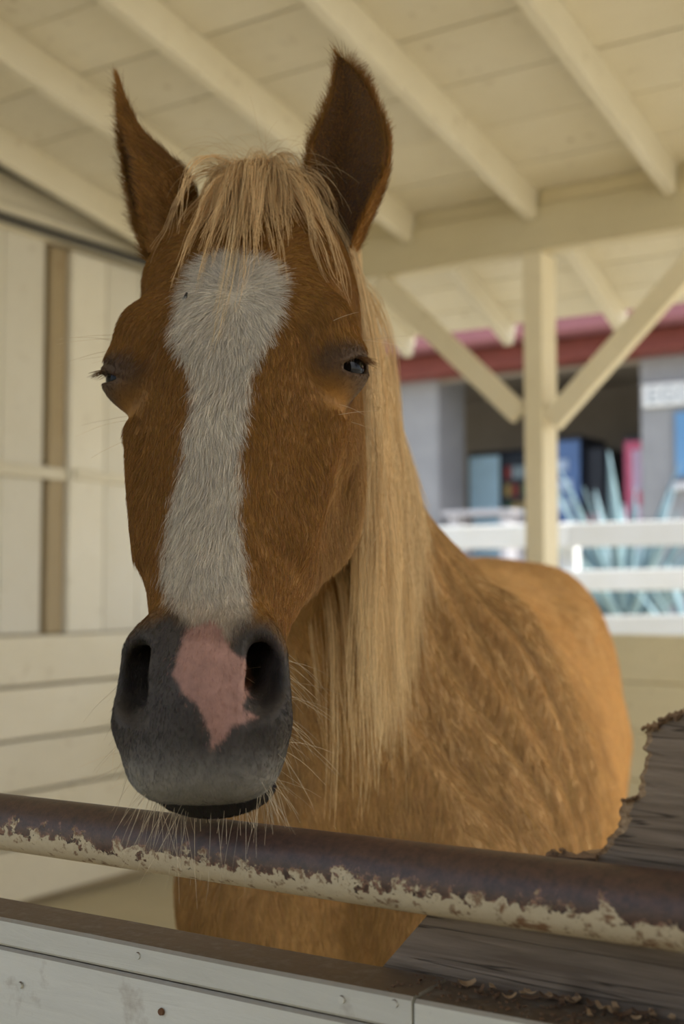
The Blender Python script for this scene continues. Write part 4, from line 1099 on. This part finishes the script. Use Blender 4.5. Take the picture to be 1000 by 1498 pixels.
# --- short coat
tri = np.concatenate([Q_all[:, [0, 1, 2]], Q_all[:, [0, 2, 3]]])
A, B_, C_ = V_all[tri[:, 0]], V_all[tri[:, 1]], V_all[tri[:, 2]]
fn = np.cross(B_-A, C_-A); area = np.linalg.norm(fn, axis=1)/2; fn = nrm(fn)
cen = (A+B_+C_)/3; qh = hl(cen); ear_t = is_ear[tri[:, 0]]; in_t = ear_inner[tri].min(1)
hd = f_headbox(qh) < 0
camdir = nrm(np.array([0, 0, CAMZ]) - cen)
facing = (fn*camdir).sum(1)
dens = np.where(hd, np.where(facing > -.15, 58e4, 9e4), np.where(facing > -.15, 12e4, 1.2e4))
dens = np.where(~hd & (cen[:, 1] > 2.2), dens*.5, dens)
dens = np.where(cen[:, 2] < .75, 0, dens)
dens = np.where(ear_t > 0, 60e4, dens)
for sg in (-1, 1):
    e = np.linalg.norm(qh-eye_c(sg), axis=1); dens = np.where((e < EYE_R+.0025), 0, dens)
    e = np.linalg.norm((qh-np.array([.548, sg*.052, -.020]))*np.array([.45, 1, 1]), axis=1); dens = np.where(e < .0125, dens*.05, dens)
    inb = (np.abs(qh[:, 0]-.53) < .06) & (np.abs(qh[:, 1]) < .075)
snip_c = poly_sd(*proj(cen), SNIP); dens = np.where(hd & (qh[:, 2] > -.08) & (snip_c < 3) & (qh[:, 0] > .46), dens*.45, dens)
lam = dens*area; cnt = rng.poisson(lam); idx = np.repeat(np.arange(len(tri)), cnt)
u, v_ = rng.random(len(idx)), rng.random(len(idx)); fl = u+v_ > 1; u[fl] = 1-u[fl]; v_[fl] = 1-v_[fl]
root = A[idx] + u[:, None]*(B_-A)[idx] + v_[:, None]*(C_-A)[idx]
# smooth normals
vn = np.zeros_like(V_all); np.add.at(vn, tri.ravel(), np.repeat(fn*area[:, None], 3, 0)); vn = nrm(vn)
nr = nrm(vn[tri[idx, 0]]*(1-u-v_)[:, None] + vn[tri[idx, 1]]*u[:, None] + vn[tri[idx, 2]]*v_[:, None])
q = hl(root); ishead = hd[idx]; ear_i = ear_t[idx]; inn_i = in_t[idx]
# flow of the coat in head coordinates
WH = hl(at(345, 425, 1.10)[None])[0]
ds_, dw_ = q[:, 0]-WH[0], q[:, 1]-WH[1]; rr = np.hypot(ds_, dw_)+1e-6
flow = np.stack([np.ones(len(q))*1.0, .28*np.sign(q[:, 1])*np.clip(np.abs(q[:, 1])/.05, 0, 1), -.35*np.clip((-.05-q[:, 2])/.1, 0, 1)], 1)
wgt = np.exp(-(ds_/.05)**2-(dw_/.09)**2)[:, None]
flow = flow*(1-wgt) + wgt*np.stack([np.tanh(ds_/.03), .9*np.tanh(dw_/.022), 0*rr], 1)
up_ = ss(-.01, -.07, ds_)[:, None]*ss(.12, .0, np.abs(dw_))[:, None]; flow = flow*(1-up_) + np.array([-.8, 0, 0])*up_ + up_*np.stack([0*rr, .6*np.sign(dw_)*np.clip(np.abs(dw_)/.04, 0, 1), 0*rr], 1)
muz = ss(.50, .56, q[:, 0])[:, None]; flow = flow*(1-muz*.5) + muz*.5*np.stack([0.7+0*rr, q[:, 1]*6, -.3+0*rr], 1)
fdir = flow@HM
bodyflow = np.stack([.25*BT[0]+0*rr, .25*BT[1]+0*rr, -1.0+0*rr], 1) + np.stack([wob(root, 18, 11), wob(root, 18, 12), 0*rr], 1)*.45
fdir = np.where(ishead[:, None], fdir, bodyflow)
eardir = np.stack([np.where(ear_i == 1, .35*np.sign(root[:, 0]-at(505, 230, 1.22)[0]), -.55), -.35+0*rr, .55+0*rr], 1)
fdir = np.where((ear_i > 0)[:, None], eardir, fdir)
fdir = fdir + np.stack([wob(root, 160, 21), wob(root, 160, 22), wob(root, 160, 23)], 1)*.35 + rng.normal(size=root.shape)*.16
tang = nrm(fdir - nr*(fdir*nr).sum(1)[:, None])
Ln = np.where(ishead, .0095, .020)*rng.uniform(.65, 1.25, len(root))
Ln = np.where(ishead, Ln*(1-.5*ss(.43, .52, q[:, 0])), Ln); Ln = np.where(ear_i > 0, np.where(inn_i > 0, .016, .010)*rng.uniform(.5, 1.4, len(root)), Ln)
Ln = np.where(ishead & (q[:, 2] < -.13), Ln*1.9, Ln)
_bl = ishead & (poly_sd(*proj(root), BLAZE) < 0) & (q[:, 2] > -.08) & (q[:, 0] < .53); Ln = np.where(_bl, Ln*1.45, Ln)
for sg in (-1, 1):
    e = np.linalg.norm(q-eye_c(sg), axis=1); Ln = np.where((e < .045) & ishead, Ln*(.35+.65*ss(.028, .043, e)), Ln)
lift = np.where(ishead, .30, .26)*rng.uniform(.4, 1.5, len(root)); lift = np.where(_bl, lift*1.5, lift); lift = np.where(ear_i > 0, .5*rng.uniform(.3, 1.4, len(root)), lift)
t = np.array([0, .35, .7, 1.0])
pts = root[:, None] - nr[:, None]*.0005 + Ln[:, None, None]*(tang[:, None]*(t*1.0)[None, :, None] + nr[:, None]*((t - .55*t*t)[None, :]*lift[:, None])[:, :, None])
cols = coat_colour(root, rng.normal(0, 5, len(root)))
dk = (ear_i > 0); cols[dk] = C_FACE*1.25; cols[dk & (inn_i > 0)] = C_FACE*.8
cols[_bl] *= (1+.22*wob(root[_bl], 420, 41))[:, None]
cols = np.clip(cols*rng.uniform(.68, 1.32, (len(cols), 1)) + rng.normal(0, .008, cols.shape), .004, .95)
hr = np.where(ishead | (ear_i > 0), .00019, .00032)
hair_obj('coat_fur', pts, cols, hr, hr*.25, M_fur, horse)
print('fur strands', len(pts))

# --- long hair: strands that fall and are pushed off the body
def drape(roots, dirs, length, steps, grav, off, keep=.85, noise_amp=0.0, seed=0):
    r = np.random.default_rng(seed); h = np.asarray(length).reshape(-1, 1)/steps
    P = roots.copy(); D = nrm(dirs); path = [P.copy()]
    for i in range(steps):
        D = nrm(D*keep + np.array([0, 0, -1.0])*grav + r.normal(size=D.shape)*noise_amp)
        P = P + D*h
        for _ in range(2):
            f = f_horse(P); m = f < off
            if m.any():
                g = nrm(grad(f_horse, P[m], 2e-3)); P[m] += g*np.minimum((off-f[m])*1.0, .02)[:, None]
        D = nrm(P-path[-1]); path.append(P.copy())
    return np.stack(path, 1)
def fan(guides, per, spread0, spread1, col, seed, colvar=.22, lenvar=.35):
    r = np.random.default_rng(seed); n, k, _ = guides.shape
    G = np.repeat(guides, per, 0); t = np.linspace(0, 1, k)[None, :, None]
    off0 = r.normal(size=(n*per, 1, 3))*spread0; off1 = r.normal(size=(n*per, 1, 3))*spread1
    wv = r.normal(size=(n*per, 1, 3))*.0022*np.sin(t*r.uniform(4, 9, (n*per, 1, 1))+r.uniform(0, 6, (n*per, 1, 1)))
    Pn = G + off0*(1-t) + off1*t + wv*t
    cut = r.uniform(1-lenvar, 1, n*per)
    # shorten strands by resampling
    idx = np.linspace(0, 1, k)[None]*cut[:, None]*(k-1); i0 = np.clip(idx.astype(int), 0, k-2); fr = (idx-i0)[..., None]
    Pn = np.take_along_axis(Pn, i0[..., None].repeat(3, 2), 1)*(1-fr) + np.take_along_axis(Pn, (i0+1)[..., None].repeat(3, 2), 1)*fr
    gc = np.repeat(r.uniform(.8, 1.15, n), per)
    c = col[None]*(gc*r.uniform(1-colvar, 1+colvar, n*per))[:, None]
    return Pn, np.clip(c, 0, .95)
# crest of the neck, from behind the poll to the withers
cr = []
us = np.linspace(0.48, _nu[-1]+.0, 60)
for uu in us:
    c = np.array([pchip(_nu, _nk[:, i])(min(uu, _nu[-1])) for i in range(3)])
    z = np.linspace(c[2], c[2]+.45, 160); Pz = np.c_[np.full(160, c[0]), np.full(160, c[1]), z]
    f = f_horse(Pz); k = np.argmax(f > 0); cr.append(Pz[k])
cr = np.array(cr)
ng = 520; ii = rng.uniform(0, len(cr)-1.001, ng)
ii = (len(cr)-1.001)*(1-(1-ii/(len(cr)-1))**1.0)
mr = np.stack([np.interp(ii, np.arange(len(cr)), cr[:, k]) for k in range(3)], 1) + rng.normal(size=(ng, 3))*np.array([.012, .006, .004])
md = np.c_[rng.normal(.30, .12, ng), np.interp(ii/len(cr), [0, .6, 1], [-.40, -.12, .10])+rng.normal(0, .12, ng), rng.normal(-.25, .2, ng)]
mr[:, 0] += .014
mlen = rng.uniform(.30, .56, ng)*np.interp(ii/len(cr), [0, .35, 1], [.50, 1.0, 1.2])
mg = drape(mr, md, mlen, 18, .55, .007, .72, .06, 3)
mp_, mc_ = fan(mg, 26, .004, .0042, C_MANE, 5, .25, .42)
hair_obj('mane', mp_, mc_, .00030, .00012, M_mane, horse)
# forelock
ng = 120
fr_ = hw(0, 0, 0)[None] + (rng.uniform(-.010, .038, (ng, 1))*W) + (rng.uniform(-.075, -.01, (ng, 1))*S)
f0 = f_horse(fr_); g0 = nrm(grad(f_horse, fr_)); fr_ = fr_ - g0*f0[:, None]
lat = ((fr_-HO)@W)
fd = np.c_[(lat-.012)*3.5 + rng.normal(.02, .17, ng), np.full(ng, -.55)+rng.normal(0, .15, ng), rng.uniform(.15, .75, ng)]
flen = (.07+.16*rng.beta(1.6, 2.2, ng))*np.interp(lat, [-.02, .012, .045], [.78, 1.1, .95])
fg = drape(fr_, fd, flen, 12, .34, .006, .84, .06, 8)
fp_, fc_ = fan(fg, 24, .0045, .0022, C_MANE*np.array([.95, .88, .8]), 9, .28, .6)
hair_obj('forelock', fp_, fc_, .00026, .00010, M_mane, horse)
# stray hairs round the poll
ng = 130
sr = fr_[rng.integers(0, len(fr_), ng)]; sdir = np.c_[rng.normal(0, .8, ng), rng.normal(-.2, .4, ng), rng.uniform(.1, .7, ng)]
sg_ = drape(sr, sdir, rng.uniform(.05, .13, ng), 10, .22, .004, .9, .10, 12)
hair_obj('stray_hair', sg_, np.tile(C_MANE*.8, (ng, 1)), .00018, .00006, M_mane, horse)
# whiskers of the lips, chin and nostrils
def surf_pts(n, cond, seed):
    r = np.random.default_rng(seed); ok = np.where(cond)[0]; p = area[ok]/area[ok].sum(); k = r.choice(ok, n, p=p)
    return cen[k], fn[k]
wp = []
c1 = (qh[:, 0] > .565) & (qh[:, 2] < -.090) & hd & (ear_t == 0) & (qh[:, 2] > -.13)
P1, N1 = surf_pts(95, c1, 1)
wp.append(drape(P1, N1*.5+np.array([0, -.25, -.8])+rng.normal(size=P1.shape)*.28, rng.uniform(.030, .072, 95), 7, .05, .001, .97, .03, 2))
c2 = (qh[:, 0] > .50) & (np.abs(qh[:, 1]) > .036) & (qh[:, 2] < -.042) & (qh[:, 2] > -.10) & hd & (ear_t == 0)
P2, N2 = surf_pts(120, c2, 3)
wp.append(drape(P2, N2+np.array([0, -.1, -.45])+rng.normal(size=P2.shape)*.3, rng.uniform(.02, .055, 120), 7, .06, .001, .97, .04, 4))
for sg in (-1, 1):
    e = np.linalg.norm(qh-eye_c(sg), axis=1)
    P3, N3 = surf_pts(9, (e < .055) & (e > .034) & (sg*qh[:, 1] > .092) & hd, 6+sg)
    w3 = drape(P3, N3+np.array([sg*.5, -.2, -.25])+rng.normal(size=P3.shape)*.15, rng.uniform(.03, .055, 9), 7, .03, .001, .97, .03, 9); wp.append(w3)
wp = np.concatenate(wp)
wc = np.tile(np.array([.78, .66, .46]), (len(wp), 1))*rng.uniform(.6, 1.2, (len(wp), 1))
hair_obj('whiskers', wp, wc, .00016, .00006, M_whisk, horse)
# eyelashes
lp = []
for sg in (-1, 1):
    out, slit, up = eye_frame(sg); n = 70; a = rng.uniform(-1, .25, n)
    base = eye_c(sg)[None] + out*(EYE_R*.86)*np.sqrt(np.clip(1-(a*.78)**2, .1, 1))[:, None] + slit*(a*.0165)[:, None] + up*(.0085*np.sqrt(1-(a*.8)**2))[:, None] + out*.004
    d = (out[None]*.9 + up*.05 - slit*.25*np.ones((n, 1)) + rng.normal(size=(n, 3))*.10 + np.array([.35, 0, 0]))
    L = rng.uniform(.010, .017, n); tt = np.linspace(0, 1, 5)
    g = base[:, None] + d[:, None]*L[:, None, None]*tt[None, :, None] + up*(-.004*tt**2)[None, :, None]
    lp.append(HO + g@HM)
lp = np.concatenate(lp)
hair_obj('eyelashes', lp, np.tile(np.array([.16, .075, .025]), (len(lp), 1)), .00022, .00006, M_whisk, horse)
# tail
tr_ = np.tile(bw(1.84, 0, 1.30), (60, 1)) + rng.normal(size=(60, 3))*.018
tg = drape(tr_, np.tile(np.array([BT[0], BT[1], .2]), (60, 1)) + rng.normal(size=(60, 3))*.15, rng.uniform(.6, .85, 60), 14, .45, .02, .8, .03, 20)
tp_, tc_ = fan(tg, 14, .008, .02, C_MANE*.9, 21)
hair_obj('tail', tp_, tc_, .0006, .0003, M_mane, horse)

# ================================================================== a fly on the blaze
_d = ray(275, 440); _ts = np.linspace(.95, 1.25, 600); _P = _ts[:, None]*_d[None] + np.array([0, 0, CAMZ]); _k = np.argmax(f_horse(_P) < 0)
fp = _P[_k]; fnm = nrm(grad(f_horse, fp[None]))[0]; pos = to_world(fp + fnm*.006); nz = Vector(to_world(fnm))
M_fly = flat_mat('fly_black', (.012, .011, .010), .35); M_wing = flat_mat('fly_wing', (.20, .19, .17), .3)
fly = empty('fly', pos); fly.rotation_euler = nz.to_track_quat('Z', 'Y').to_euler(); tag(fly, 'tiny black fly sitting on the white blaze of the horse', 'fly')
bm = bmesh.new(); bmesh.ops.create_uvsphere(bm, u_segments=12, v_segments=8, radius=1.0)
for v in bm.verts: v.co = Vector((v.co.x*.0016, v.co.y*.0030, v.co.z*.0015))
bm_obj('body', bm, M_fly, fly, True)
bm = bmesh.new(); bmesh.ops.create_uvsphere(bm, u_segments=10, v_segments=8, radius=.0012); bm_obj('head', bm, M_fly, fly, True, (0, .0034, 0))
for sg in (-1, 1):
    V = [(0, 0, .0012), (sg*.0012, -.0012, .0014), (sg*.0020, -.0042, .0012), (sg*.0008, -.0050, .0011), (0, 0, .0010), (sg*.0012, -.0012, .0012), (sg*.0020, -.0042, .0010), (sg*.0008, -.0050, .0009)]
    mesh_obj('wing', V, [(0, 1, 2, 3), (7, 6, 5, 4), (0, 4, 5, 1), (1, 5, 6, 2), (2, 6, 7, 3), (3, 7, 4, 0)], M_wing, fly)
